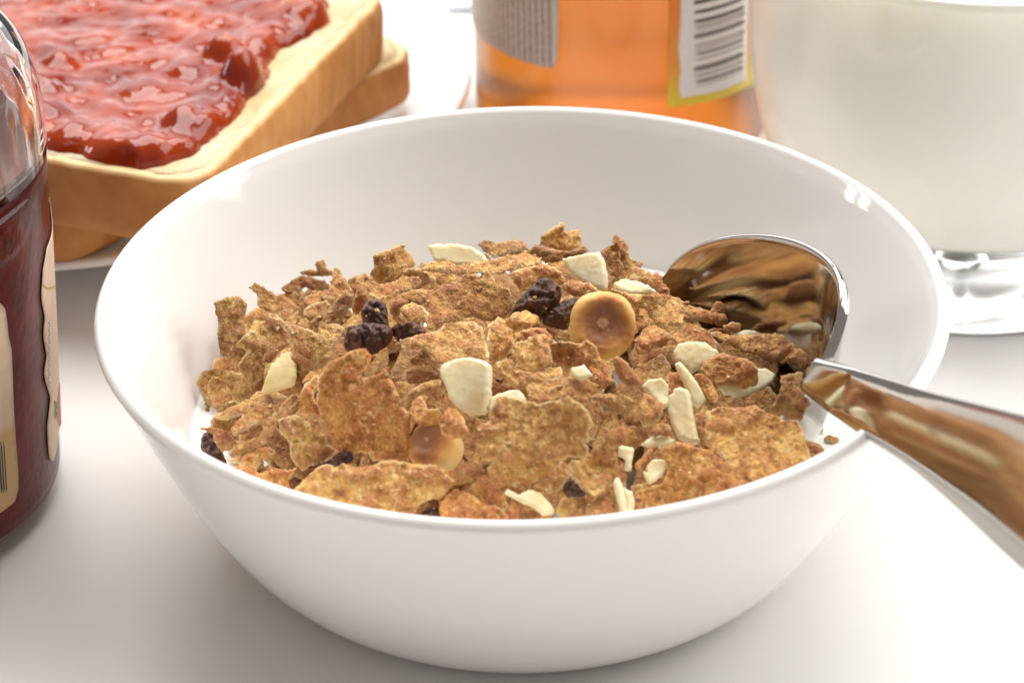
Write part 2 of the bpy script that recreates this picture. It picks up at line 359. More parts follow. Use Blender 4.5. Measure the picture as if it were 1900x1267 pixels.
def sheet(name, pl, mtl, elev=58, az=0, lift=0, thick=.085, amp=.055, wl=.21, jag=2.2, curl=.10, step=4.0, tint=(1, 1, 1), seed=0, grains=5, cav=None, dent=0, bev=None, z=None):
    """a thin piece with real thickness: outline, bumpy faces, curl, rounded edge"""
    rs = np.random.RandomState(seed+11)
    if jag > 1.5: p = resample(pl, step*.8)
    else: p = chaikin(pl, 2); p = resample(p.mean(0)+(p-p.mean(0))*1.05, step*.8)
    if jag:
        ctr = p.mean(0); t = np.stack([p[:, 0]*.09+seed*3.1, p[:, 1]*.09], -1)
        d = noise(t)*jag+noise(t*2.7)*jag*.9+(noise(t*6)*jag*.5 if jag > 1.5 else 0)+(1.0 if jag > 1.5 else 0); e = np.roll(p, -1, 0)-np.roll(p, 1, 0); e /= np.linalg.norm(e, axis=1)[:, None]+1e-9
        p = p+np.stack([e[:, 1], -e[:, 0]], -1)*d[:, None]
    cpx = p.mean(0); Q = hit(cpx) if z is None else on_z(cpx, z)[0]
    v = CP-Q; v /= np.linalg.norm(v); Q = Q+v*lift
    el, a = math.radians(elev), math.radians(az); n = np.array([math.sin(a)*math.cos(el), -math.cos(a)*math.cos(el), math.sin(el)])
    PX, T, loop = fill(p, step, rs)
    P = on_plane(PX, Q, n)
    ax = np.cross(n, [1, 0, 0.001]); ax /= np.linalg.norm(ax); ay = np.cross(n, ax)
    uv = np.stack([(P-Q)@ax, (P-Q)@ay], -1); L = uv[loop]
    d = bdist(uv, L); ext = max(.3, np.abs(uv).max())
    q = rs.uniform(0, 2*math.pi); k1, k2 = rs.uniform(-1, 1, 2)*curl/ext**2*1.2
    cu = k1*(uv[:, 0]*math.cos(q)+uv[:, 1]*math.sin(q))**2+k2*(uv[:, 0]*math.sin(q)-uv[:, 1]*math.cos(q))**2
    cu += .5*curl*noise(np.c_[uv*.9, 0*d+seed*1.7]); 
    rv = P-CP; rv /= np.linalg.norm(rv, axis=1)[:, None]
    P = P-rv*cu[:, None]
    W = np.c_[uv, 0*d+seed*5.3]
    h = amp*(.75*np.abs(noise(W/wl))+1.35*np.abs(noise(W/(wl*.52)+9))+.35*np.abs(noise(W/(wl*.36)+3))-.6)
    bran = np.zeros(len(uv))
    for g in range(grains):
        c0 = uv[rs.randint(len(uv))]; qa = rs.uniform(0, math.pi); la, lb = rs.uniform(.16, .34), rs.uniform(.07, .13)
        e = uv-c0; s1 = (e[:, 0]*math.cos(qa)+e[:, 1]*math.sin(qa))/la; s2 = (-e[:, 0]*math.sin(qa)+e[:, 1]*math.cos(qa))/lb
        f = np.clip(1-s1**2-s2**2, 0, 1); h = h*(1-.7*np.minimum(1, f*3))+amp*1.1*np.sqrt(f)+amp*.14*np.sin(s1*la*95)*np.minimum(1, f*4)
        bran = np.maximum(bran, np.minimum(1, f*5)*rs.uniform(.3, .9))
    tp = np.sqrt(np.clip(1-(1-np.clip(d/(bev or thick*.7), 0, 1))**2, 0, 1))
    fr = thick*.5*tp+h*np.clip(d/.06, .25, 1); bk = -thick*.5*tp+.55*h*np.clip(d/.06, .25, 1)
    bk = np.minimum(bk, fr-.012)
    if cav is not None:
        cv = cav(uv, d); fr = np.maximum(fr-dent*np.clip(cv/.8, 0, 1)**1.5, bk+.05)
    A = clampwall(P+n*fr[:, None]); B = clampwall(P+n*bk[:, None]); m = len(P)
    a0, b0, c0 = A[T[0][0]], A[T[0][1]], A[T[0][2]]
    if np.cross(b0-a0, c0-a0)@n < 0: T = [t[::-1] for t in T]
    F = list(T)+[(t[2]+m, t[1]+m, t[0]+m) for t in T]
    V = np.concatenate([A, B])
    nl = len(loop); area2 = sum(L[i, 0]*L[(i+1) % nl, 1]-L[(i+1) % nl, 0]*L[i, 1] for i in range(nl))
    side = [(loop[i], loop[i]+m, loop[(i+1) % nl]+m, loop[(i+1) % nl]) for i in range(nl)]
    if area2*np.dot(np.cross(ax, ay), n) < 0: side = [f[::-1] for f in side]
    F += side
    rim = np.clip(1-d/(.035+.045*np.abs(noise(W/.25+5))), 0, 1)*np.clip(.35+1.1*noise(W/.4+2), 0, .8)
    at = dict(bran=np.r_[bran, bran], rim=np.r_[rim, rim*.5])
    if cav is not None: at['cav'] = np.r_[cv, cv*0]
    o = obj(name, V, F, mtl, origin=Q, attrs=at); o.color = (*tint, 1); o['_px'] = [float(cpx[0]), float(cpx[1])]
    return o

# every flake is listed with: label, tilt of its face (elevation, turn), lift, outline
FL = [l.split('|') for l in '''
big knobbly centre flake lying in front of the cream block|50|5|.55|E 555,400 640,370 625,330 690,215 745,205 840,225 880,245 985,262 1040,240 1110,240 1175,205 1215,240 1270,260 1310,330 1345,410 1300,440 1315,490 1270,525 1305,560 1305,620 1255,635 1180,620 1100,650 1090,700 1000,755 970,790 915,800 905,850 845,885 790,870 745,820 700,850 650,800 610,700 660,655 600,650 530,600 540,540 535,450
long pale crumbly flake along the front rim at lower left|58|0|.35|D 725,900 790,830 860,760 930,700 990,675 1050,700 1100,675 1180,700 1280,690 1360,660 1470,645 E 0,660 100,675 240,680 330,720 400,800 330,850 300,900 150,940 75,1060 60,1110 -100,1110 D 1300,1060 1000,980
tall toasted flake with an orange grain on its top corner, left of the cream block|42|-12|.5|A 890,1050 960,960 1050,920 1130,870 1190,870 1225,920 1200,990 1130,1040 1190,1060 1270,1040 1320,1000 1330,1050 1370,1100 1420,1210 D 1500,280 E 0,225 20,280 75,320 80,420 70,560 50,650 0,680 D 1540,650 1310,650 1305,590 1200,590 1080,605 1050,540 1000,440 950,330 930,250 925,170
broad rounded rough flake at the right under the spoon handle|50|20|1.0|F 705,310 800,280 900,290 970,285 1040,275 1110,310 1200,350 1280,380 1340,380 1375,430 1380,500 1410,560 1440,680 1400,790 1280,860 1060,860 1040,790 900,720 840,650 780,610 700,540 710,430
large golden wedge flake rising from the front rim at right|52|10|.5|F 380,590 420,560 480,560 500,520 560,530 640,560 740,580 800,640 880,680 900,720 980,740 1060,800 1070,880 900,960 700,1020 400,1080 170,1100 195,980 200,950 230,860 330,830 410,810 440,720 430,640
small orange flake sticking up at the middle of the front rim|45|-8|.2|E 340,1150 355,1000 410,930 440,860 520,900 590,960 640,960 700,985 750,1030 760,1150
ragged central flake at the top of the heap, left of the upper raisins|52|0|.35|B 185,570 200,520 300,450 380,430 430,390 490,390 550,400 570,350 620,410 640,460 720,480 745,540 730,620 650,680 560,690 450,640 400,680 300,720 200,740 170,690 190,620
bent pale flake with a long arm reaching left above the cream block|55|-15|.45|B 0,830 60,800 180,780 250,760 290,720 330,710 480,690 540,730 570,830 590,900 580,960 500,935 350,945 280,990 260,1020 240,930 180,870 100,850 30,870
smooth oval striped grain at the centre just below the upper raisins|60|20|.5|B 700,690 760,640 850,630 915,655 910,690 850,730 740,760 700,730
curled tan flake standing between the central ragged flake and the cream block|40|30|.4|B 590,720 650,660 720,700 750,760 740,830 700,920 640,960 600,940 580,850
pale little sandy flake just left and below the upper hazelnut|48|-10|.6|B 740,880 770,830 840,810 900,780 950,780 985,800 980,880 1000,950 940,1000 850,1025 760,1000 770,960 740,920
yellow flake half covered by the little sandy flake|55|10|.4|B 760,830 800,760 900,730 950,740 1000,790 1010,840 960,870 880,850
brown flat flake lying under the little sandy flake|62|-5|.35|B 630,960 720,940 760,960 770,1000 850,1025 900,1030 980,990 1060,1000 1070,1050 960,1100 850,1110 790,1140 730,1100 650,1040
reddish flake right below the upper hazelnut|60|5|.35|B 990,840 1060,820 1190,840 1220,810 1290,860 1310,930 1360,980 1400,1080 1340,1130 1240,1110 1260,1040 1200,990 1100,1000 1000,950
knobbly double flake spreading above the right corner of the big centre flake|58|8|.35|E 880,140 920,110 1010,95 1130,85 1240,60 1300,100 1390,130 1340,190 1300,260 1280,275 1200,230 1100,240 960,240 900,200
pale crisp edge flake hanging over the right corner of the big centre flake|50|15|.5|E 1320,210 1370,195 1470,190 1565,220 F 90,180 200,225 215,250 180,270 130,300 60,320 0,300 E 1540,325 1490,320 1420,270
upright orange grain to the lower right of the upper hazelnut|45|20|.45|C 60,950 80,920 130,940 190,1010 245,1080 240,1110 170,1120 110,1080 80,1020
long pale strip lying across the back of the heap|74|0|.25|B 150,350 220,300 330,310 400,340 470,300 600,300 720,270 830,250 930,280 920,310 840,330 720,360 640,380 500,370 400,390 280,370
thin brown flake lying along the back crest behind the long pale strip|70|-5|.1|B 520,190 560,165 640,180 740,165 830,175 840,220 760,250 620,270 580,240
spiky flake forming the highest peak at the back|35|5|.25|B 920,190 930,140 1000,90 1050,50 1085,45 1070,100 1120,110 1170,90 1185,130 1190,220 1110,240 1020,220
low brown flake at the foot of the highest peak|62|10|.3|B 850,230 900,195 1000,220 1110,240 1200,190 1240,230 1180,260 1060,290 960,310 900,280
flat ridged flake behind the upper raisins|60|0|.2|B 740,370 850,340 940,320 1020,340 1080,400 1100,440 1050,450 1000,420 940,410 860,480 800,490 750,430
little golden flake between the upper raisins and the cream chip at the back|60|0|.4|B 1065,450 1100,430 1170,430 1250,450 1290,480 1230,520 1150,530 1100,500
upright golden flake at the back right of the cream chip|35|15|.15|B 1310,240 1380,200 1420,170 1440,210 1445,300 1470,350 1440,400 1380,390 1345,330
dark brown flake standing behind the upright golden flake at the back right|35|35|-.1|C 55,170 75,125 110,150 160,190 150,230 185,330 190,410 120,410 90,300
pale flake standing on end left of the ragged central flake|50|-20|.4|B 5,610 30,590 90,570 160,600 195,640 150,740 80,700 40,660
dark folded flake in the hollow left of the cream block|70|0|.0|B 50,1030 100,1000 200,1020 270,1050 280,1090 150,1100 60,1090
thin pale flake pointing at the left side of the cream block|68|-10|.25|B 60,1160 130,1110 230,1075 275,1075 275,1110 180,1160 70,1200
small curled flake with a white tip above the lower hazelnut|48|-20|.5|E 95,250 150,205 180,250 200,300 280,290 300,350 260,400 200,410 130,390 100,340
orange flake fragment leaning on the right of the lower hazelnut|45|-10|.6|E 280,370 340,290 400,300 440,350 470,420 490,480 430,490 360,500 300,460
wavy flake at the lower right of the big centre flake|50|10|.4|E 1160,690 1200,650 1280,640 1320,590 1380,540 1440,530 1510,610 1510,690 1460,790 1420,870 1350,890 1280,860 1220,790 1180,740
brown flake tucked under the lower right edge of the big centre flake|55|0|.25|E 930,830 970,790 1060,720 1120,650 1150,680 1180,760 1120,840 1050,880 980,850
folded golden flake at the front rim below the wavy flake|50|-5|.3|E 1095,1000 1120,910 1200,905 1280,910 1310,950 1250,1050 1200,1110 1130,1070
tilted flake crossing the folded golden flake at the front rim|50|15|.4|E 1230,1120 1290,1000 1380,900 1440,910 1490,1000 1480,1060 1440,1110
brown flake below the big centre flake beside the small orange flake|55|-5|.1|E 500,830 590,750 650,800 700,850 730,900 720,980 640,970 560,920
narrow orange flake standing at the front rim right of the small orange flake|40|25|.15|E 735,1000 800,930 830,960 825,1060 800,1130 750,1130
wet brown flake at the front rim under the translucent chip|55|0|.05|E 830,990 880,940 930,960 975,1020 965,1120 840,1120
brown flake behind the left edge of the small orange flake|60|0|.1|E 280,970 330,900 400,850 430,870 400,930 360,1010 350,1080 290,1050
short dark flake between the lower hazelnut and the big centre flake|60|10|.1|E 410,730 440,700 480,720 560,680 590,720 520,780 440,810
rippled flake on the right of the upper hazelnut|55|15|.3|C 200,560 260,530 330,510 420,520 490,580 530,640 510,720 430,710 400,740 340,700 290,640 280,610 220,600
narrow flake curving up along the right edge of the upper hazelnut|55|-10|.2|C 30,470 80,490 160,510 250,520 240,600 200,690 210,600 170,560 110,510 50,490
long thin flake slanting toward the middle of the spoon|66|10|.35|C 410,520 490,540 560,590 640,610 700,640 790,650 820,690 760,720 680,700 600,680 540,640 490,570
small triangular flake pointing up against the spoon|40|15|.15|C 690,640 740,560 780,570 800,630 790,665 740,660
spiky orange flake at the left end of the spoon|45|0|.1|C 290,430 350,365 370,400 385,440 430,480 430,520 370,510 320,470
golden tip flake in front of the spoon below the triangular flake|55|0|.1|C 780,720 840,700 900,710 890,750 840,760 800,750
puckered flake above the translucent slice at right|55|5|.45|C 440,790 520,730 620,720 690,760 740,830 740,885 660,850 560,845 480,830
brown flake between the upper hazelnut and the puckered flake|55|-10|.35|C 210,860 230,790 320,720 400,750 440,800 400,850 330,860 280,900 220,900
large pointed flake reaching across to the neck of the spoon|60|15|.8|C 690,770 760,760 830,790 920,780 1000,780 1080,770 1160,780 1220,830 1280,860 1340,930 1335,985 1290,1000 1270,960 1150,960 1050,940 990,900 900,885 830,840
oval orange flake resting on the curved almond slice|52|10|.55|C 640,1010 660,950 720,920 780,900 850,920 940,940 1000,990 1015,1060 990,1110 920,1130 840,1110 760,1120 700,1080
smooth orange flake right of the white sliver|48|10|.3|C 580,1050 630,1030 690,1070 720,1120 750,1190 720,1240 650,1150
small red brown flake left of the white sliver|55|-5|.2|C 390,1090 440,1030 500,1020 540,1060 560,1140 500,1170 420,1170
crumpled flake tip at the right end of the curved almond slice|55|20|.45|C 1020,970 1080,950 1140,970 1130,1030 1090,1000 1040,990
dark standing flake leaning below the neck of the spoon|46|20|1.45|F 1230,70 1300,50 1370,40 1385,90 1370,130 1390,190 1430,250 1390,310 1370,375 1300,360 1140,310 1200,230 1230,160
little orange flake at the far right edge against the milk|50|10|1.2|F 1400,510 1460,520 1520,570 1540,640 1470,690 1430,650
tiny pale flake knot above the golden wedge flake|50|0|.5|F 330,450 370,400 450,400 470,440 440,480 390,470 350,490
thin orange flake standing on edge left of the golden wedge flake|40|20|.3|F 215,690 280,610 330,560 375,550 330,620 270,690 245,735
shaded brown flake in the hollow left of the thick white stick|60|0|.0|F 0,490 60,430 180,410 310,430 310,500 200,560 100,550 60,580
narrow shaded flake at the right of the wavy flake|50|10|.1|F 95,700 130,680 155,790 150,850 110,840 85,770
dark flake between the white stick and the broad rounded flake|55|0|.0|F 630,350 700,270 730,300 710,420 700,560 660,520 640,430
knobbly flake below the pale crisp edge flake|55|0|.3|F 210,310 290,180 330,220 400,250 410,330 330,410 280,410 230,360
shaded brown flake in the hollow left of the front stick|60|0|-.1|F 190,830 300,800 390,760 410,800 330,840 230,870 200,930
upright flake against the left inside wall of the bowl|25|40|.1|A 210,570 270,540 330,530 370,530 415,580 405,620 390,700 400,800 380,880 300,930 250,910 230,800 225,680
ragged flake behind the upright flake at the left wall|60|0|.15|A 430,470 470,440 520,470 600,520 640,510 740,590 790,640 800,690 730,710 640,690 600,640 540,620 490,580 480,500
broad brown flake sloping down at the left of the pale apple chip|48|-15|.3|A 530,690 560,640 600,640 660,700 690,760 690,840 640,880 560,960 520,1060 440,1110 370,1010 360,960 430,890 350,840 400,780 470,760
hooked flake arching at the back left|40|-10|.1|A 640,480 720,420 790,390 850,410 930,430 960,470 930,560 870,560 850,490 800,460 770,480 795,580 700,520
horned flake on top of the hooked flake at the back left|50|0|.2|A 760,370 830,355 868,365 870,310 910,290 930,340 970,360 990,390 880,395 800,390
smooth pale yellow flake on the back left beside the hooked flake|38|10|.2|A 945,545 970,420 990,350 1020,350 1040,400 1090,470 1110,510 1040,540 1000,600
small flat flake below the hooked flake|66|0|.15|A 790,610 840,580 930,560 960,590 900,660 830,680 790,660
ridged flake right of the small flat flake at the back left|55|0|.3|A 830,710 870,660 960,620 1010,550 1060,510 1110,520 1090,590 1050,650 1030,700 960,720 900,720
pale folded flake standing over the apple chip|38|10|.65|A 665,720 720,710 800,740 880,770 900,690 940,710 1010,710 1060,740 1020,800 980,860 960,940 900,1000 830,1010 770,1080 720,1090 695,960 720,900 700,790
high standing flake at the back left of the long pale strip|38|0|.15|A 1220,390 1250,330 1245,260 1290,240 1340,230 1400,195 1450,210 B 20,200 60,240 110,310 100,350 40,400 0,415 A 1420,420 1330,460 1260,430
smooth curled flake below the high standing flake at the back left|64|0|.3|A 1190,440 1260,470 1350,450 1440,400 B 40,400 100,400 155,430 110,480 0,500 A 1400,510 1300,560 1220,520
curled flake right of the left raisin cluster|55|-10|.3|A 1345,610 1370,560 1420,510 B 0,520 60,500 150,475 230,490 200,560 80,580 30,600 0,640 A 1440,700 1365,670
standing grain stick behind the left raisin cluster|45|-10|.25|A 1130,390 1170,390 1180,440 1200,520 1230,560 1180,600 1130,640 1100,610 1130,500
small knobbly flake at the far left edge against the bowl wall|45|30|.1|A 165,1090 200,1050 260,1070 290,1120 320,1170 310,1220 250,1250 210,1250 165,1180
curved flake behind the left edge of the tall toasted flake|45|-20|.3|D 800,290 810,200 850,120 930,50 935,110 900,180 910,240 950,290 970,350 880,330
crumpled flake with a pale top knob left of the tall toasted flake|42|0|.45|D 660,370 720,345 780,335 870,390 900,440 960,490 980,530 1050,570 1030,620 960,660 870,690 830,720 790,690 740,620 740,540 720,490 670,460
curled strip flake lifting out of the milk at the left|68|-20|.25|D 315,600 360,560 440,520 520,500 560,430 540,390 590,350 650,360 640,420 600,480 560,540 470,580 400,610
twisted flake between the curled strip and the tall toasted flake|50|-10|.3|D 640,350 680,270 720,220 780,190 800,220 770,270 720,310 690,360
wet flat flake soaking in milk below the apple chip|75|0|.3|D 200,350 280,310 380,260 460,220 520,170 640,180 720,210 670,270 640,340 560,360 500,400 420,450 360,480 330,440 420,330 300,370
soggy orange flake along the front rim at the far left|66|0|.15|D 290,700 400,685 480,700 530,750 600,700 720,720 790,700 740,760 720,790 760,900 640,890 500,840 360,770
shaded flake under the curled strip at the left|68|0|.15|D 310,640 400,620 520,560 600,560 640,600 540,650 500,720 400,680
wet orange flake beside the left edge raisin|72|0|.3|D 120,430 200,420 330,470 360,520 320,580 240,560 200,460
'''.strip().split('\n')]
tones = [(1, 1, 1), (1.10, 1.09, 1.02), (.86, .79, .70), (1.15, 1.17, 1.10), (.94, .95, .92), (1.04, .93, .80)]
heroes = []
for i, (lab, el, az, lift, pts) in enumerate(FL):
    rs = np.random.RandomState(i+50); pl = poly(pts); sz = np.ptp(pl, axis=0).max()
    tint = tones[rs.randint(len(tones))]
    if 'pale' in lab or 'sandy' in lab or 'yellow' in lab: tint = (1.15, 1.20, 1.22)
    if 'orange' in lab or 'red' in lab: tint = (1.05, .90, .78)
    if 'dark' in lab: tint = (.8, .74, .7)
    br = 1.12 if i in (0, 1, 4) else rs.uniform(.84, 1.24); tint = tuple(t*br for t in tint)
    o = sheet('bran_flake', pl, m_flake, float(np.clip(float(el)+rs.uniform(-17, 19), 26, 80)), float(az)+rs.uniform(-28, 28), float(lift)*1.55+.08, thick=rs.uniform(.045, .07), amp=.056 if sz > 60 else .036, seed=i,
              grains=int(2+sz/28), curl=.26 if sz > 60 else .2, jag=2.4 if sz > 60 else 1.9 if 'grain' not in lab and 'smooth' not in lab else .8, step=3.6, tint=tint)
    tag(o, lab, 'cereal flake', 'bran flakes heaped in the bowl'); heroes.append((lab, np.array(o['_px'])))

# ------------------------------------------------------------------ hazelnuts, white chips, raisins
def cav_at(cx, cy, r, dot=.22):
    def f(uv, d):
        q = np.hypot((uv[:, 0]-cx), (uv[:, 1]-cy)*1.0)/r+.20*noise(np.c_[uv*1.9, 0*d+3])
        c_ = np.clip(1-(q-.18)/.95, 0, 1)**1.15*.9
        return np.where(q < dot, 1.0, c_)
    return f
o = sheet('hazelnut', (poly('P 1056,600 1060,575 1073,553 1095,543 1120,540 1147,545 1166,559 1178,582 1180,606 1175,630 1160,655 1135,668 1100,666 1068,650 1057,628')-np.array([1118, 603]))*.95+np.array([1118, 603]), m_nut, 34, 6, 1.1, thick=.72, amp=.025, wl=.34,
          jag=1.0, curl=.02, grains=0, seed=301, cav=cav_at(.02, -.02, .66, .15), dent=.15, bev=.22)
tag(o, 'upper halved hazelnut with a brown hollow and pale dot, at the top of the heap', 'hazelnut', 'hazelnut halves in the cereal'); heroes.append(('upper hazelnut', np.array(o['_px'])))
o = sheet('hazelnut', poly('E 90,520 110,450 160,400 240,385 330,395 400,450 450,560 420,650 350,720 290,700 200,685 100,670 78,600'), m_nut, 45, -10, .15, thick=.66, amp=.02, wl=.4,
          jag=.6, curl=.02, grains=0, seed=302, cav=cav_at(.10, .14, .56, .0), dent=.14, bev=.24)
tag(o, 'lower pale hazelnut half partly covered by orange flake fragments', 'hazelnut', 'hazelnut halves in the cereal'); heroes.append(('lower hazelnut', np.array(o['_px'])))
CH = [l.split('|') for l in '''
coconut_chunk|thick cream white block standing at the centre of the heap|cream chunk|38|-10|.6|.62|.14|B 283,985 350,950 420,935 500,935 560,955 603,985 606,1060 600,1160 E 636,190 605,330 500,335 420,300 370,250 335,160 295,70
coconut_chip|cream square chip at the back of the heap beside the upper hazelnut|white chip|42|-12|.5|.30|.12|B 1065,285 1170,265 1240,250 1310,240 1340,290 1365,430 1360,490 1280,482 1190,440 1130,390 1095,330
apple_chip|pale yellow leaf shaped chip at the left half covered by the folded flake|dried fruit chip|42|-20|.45|.20|.10|A 700,880 640,900 580,970 540,1040 510,1140 520,1172 580,1165 660,1140 730,1110 745,1040 740,950
almond_slice|translucent white slice under the puckered flake|white chip|48|5|.45|.13|.07|C 455,890 490,845 560,825 660,830 740,885 765,915 660,980 570,1032 540,1000 470,940
coconut_sliver|bright white pointed sliver lying over the thick white stick|white sliver|45|0|.75|.16|.07|C 465,965 490,957 515,972 570,1040 620,1110 660,1190 640,1240 610,1255 582,1230 550,1150 500,1050
coconut_stick|thick frosty white stick below the pointed sliver|white stick|45|-10|.6|.30|.12|F 450,210 480,185 490,155 540,148 575,165 600,205 612,280 630,400 650,480 665,535 600,535 520,500 480,420 460,340 442,260
almond_slice|curved almond slice showing its white rim under the oval orange flake|white chip|48|10|.4|.12|.06|C 750,1130 780,1060 860,980 960,960 1010,1005 1060,1000 1120,1040 1100,1090 1000,1150 880,1190 800,1172
almond_slice|dull white slice half hidden left of the thick white stick|white chip|52|0|.25|.12|.06|C 250,1110 300,1070 380,1065 420,1110 420,1190 440,1240 380,1260 330,1210
coconut_sliver|small upright white piece left of the thin orange edge flake|white sliver|45|0|.3|.12|.05|F 110,560 125,550 205,560 210,575 195,640 190,720 150,715 150,640 105,620
almond_slice|small broken white chip right of the thin orange edge flake|white chip|48|0|.35|.10|.05|F 275,720 300,740 300,690 330,650 400,640 440,665 420,720 380,770 320,812 290,775
coconut_sliver|slim white stick standing at the front rim left of the golden wedge flake|white stick|42|10|.45|.11|.05|F 70,790 82,772 105,775 130,830 150,900 165,1000 160,1080 120,1090 110,980 85,880
almond_slice|beige chip behind the slim white stick at the front rim|white chip|45|20|.35|.09|.04|F 140,840 190,870 215,940 190,1060 150,1060 150,940
almond_slice|translucent chip lying below the big centre flake near the front rim|white chip|60|0|.25|.10|.05|E 735,880 750,850 830,890 900,850 980,880 1030,930 1075,990 1060,1015 1000,1025 940,980 860,940
almond_slice|pale slice peeping out behind the top left of the big centre flake|white chip|60|-5|.35|.10|.05|E 610,225 680,195 770,170 830,170 885,235 840,260 745,240 690,250 640,310 615,300
coconut_crumb|tiny white crumb lying on the knobbly double flake|white crumb|60|0|.65|.10|.05|B 1120,1000 1160,990 1210,975 1230,1010 1265,1040 1190,1075 1130,1050
almond_slice|pale slice sticking out at the back left of the thin brown crest flake|white chip|48|-10|.05|.10|.05|B 190,200 260,190 380,190 480,210 540,250 590,300 480,330 350,320 230,290
almond_slice|pale yellow slice right behind the upper hazelnut|white chip|62|5|.25|.12|.06|C 70,440 130,418 210,430 290,460 340,500 250,520 160,515 80,485
almond_slice|thin white edge of a slice in front of the spoon|white chip|66|0|.1|.08|.04|C 855,775 920,752 980,752 1015,770 980,800 880,800
almond_slice|white chip wedged under the tiny pale flake knot|white chip|55|0|.35|.10|.05|F 260,540 330,490 400,480 440,480 500,520 470,555 420,560 330,555
'''.strip().split('\n')]
for i, (nm, lab, cat, el, az, lift, tk, bv, pts) in enumerate(CH):
    tint = (1, 1, 1) if i in (0, 1, 4, 5) else (.97, .94, .88)
    if i == 2: tint = (1, .93, .75)
    o = sheet(nm, poly(pts), m_chip, float(el), float(az), float(lift)*1.45+.1, thick=float(tk), bev=float(bv)*.45, amp=.012, wl=.18, jag=1.6, curl=.08, grains=0, seed=400+i, step=4, tint=tint)
    tag(o, lab, cat, 'white coconut and almond pieces in the cereal'); heroes.append((lab, np.array(o['_px'])))
RA = [l.split('|') for l in '''
upper lobe of the left raisin cluster, standing upright|42|-10|.5|.55|A 1170,690 1165,600 1220,555 1285,555 1335,600 1330,680 1350,730 1290,760 1200,740
glossy rounded raisin at the lower left of the left raisin cluster|45|-10|.6|.6|A 1055,810 1080,740 1150,710 1260,705 1330,720 1370,760 1350,830 1280,880 1230,910 1180,890 1080,895 1052,860
small crumbed raisin at the right of the left raisin cluster|55|0|.5|.4|A 1340,760 1380,720 1450,715 B 30,720 100,695 150,740 190,765 120,800 0,830 A 1400,800
shiny wrinkled raisin at the top centre of the heap|45|10|.5|.6|B 740,640 760,590 790,540 860,470 940,405 1000,430 1060,490 1050,560 1010,600 960,660 900,690 800,640
dark smooth raisin tucked beside the left edge of the upper hazelnut|50|15|.3|.5|B 930,690 1010,600 1060,565 1160,535 1200,600 1110,690 1110,740 1060,740 980,720
long brown raisin at the left edge against the bowl wall|45|20|.2|.5|D 120,500 160,448 210,470 240,560 290,620 305,700 250,730 140,660
dark raisin in the shade behind the long pale crumbly flake|55|0|.1|.45|D 890,690 1000,650 1060,600 1170,585 1170,670 1000,700
black raisin in the gap at the front rim left of the small orange flake|50|0|-.1|.5|E 120,1100 170,980 260,960 340,1010 350,1110
dark raisin deep in the gap left of the wavy flake|50|0|.1|.45|E 1130,830 1180,780 1270,830 1300,890 1230,920 1150,890
'''.strip().split('\n')]
for i, (lab, el, az, lift, tk, pts) in enumerate(RA):
    o = sheet('raisin', poly(pts), m_raisin, float(el), float(az), float(lift)*1.45+.1, thick=float(tk), bev=float(tk)*.75, amp=.15, wl=.24, jag=1.4, curl=.0, grains=0, seed=500+i, step=3.6)
    tag(o, lab, 'raisin', 'raisins in the cereal'); heroes.append((lab, np.array(o['_px'])))
for i, (pts, lab) in enumerate((('F 1430,425 1480,405 1520,425 1510,450 1450,455', 'small soaked flake crumb floating in the milk beside the spoon'), ('F 1515,500 1560,470 1600,485 1635,500 1600,525 1540,520', 'larger soaked flake crumb floating in the milk near the right rim'))):
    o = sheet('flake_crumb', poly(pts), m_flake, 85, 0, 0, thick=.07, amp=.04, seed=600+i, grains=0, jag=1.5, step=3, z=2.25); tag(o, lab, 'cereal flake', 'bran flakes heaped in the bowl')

SOAKLAB = {7: 'small dark brown flake right of the small upright white piece', 10: 'tiny pale tan flake above the upright orange grain'}
rs = np.random.RandomState(77); SOAK = []
for gx in np.arange(1.2, 5.4, .95):
    for gy in np.arange(-1.6, 4.4, .95):
        x, y = gx+rs.uniform(-.2, .2), gy+rs.uniform(-.2, .2); z = 2.55+.9*max(0, 1-math.hypot(x-1, y-1)/3.4); q = (rs.uniform(65, 88), rs.uniform(-50, 50), rs.randint(6))
        if math.hypot(x, y) > 5.3: continue
        SOAK.append((x, y, z)+q)
for i, (x, y, z, el, az, tn) in enumerate(SOAK):
    c_ = proj([(x, y, z)])[0]; q = np.linspace(0, 2*math.pi, 11, endpoint=False); r_ = np.random.RandomState(700+i)
    if i not in (0, 3, 4, 5, 7, 10, 11, 15): continue
    rr = 70*(1+.25*r_.uniform(-1, 1, 11)); e = np.stack([np.cos(q)*rr, np.sin(q)*rr*.55], -1)
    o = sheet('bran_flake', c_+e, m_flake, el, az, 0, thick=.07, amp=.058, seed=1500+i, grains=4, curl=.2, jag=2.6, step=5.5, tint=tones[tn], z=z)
    o['_fill'] = 1000+i; tag(o, SOAKLAB.get(i, 'soaked flake in the dip before the spoon, mirrored in its hollow'), 'cereal flake', 'bran flakes heaped in the bowl')

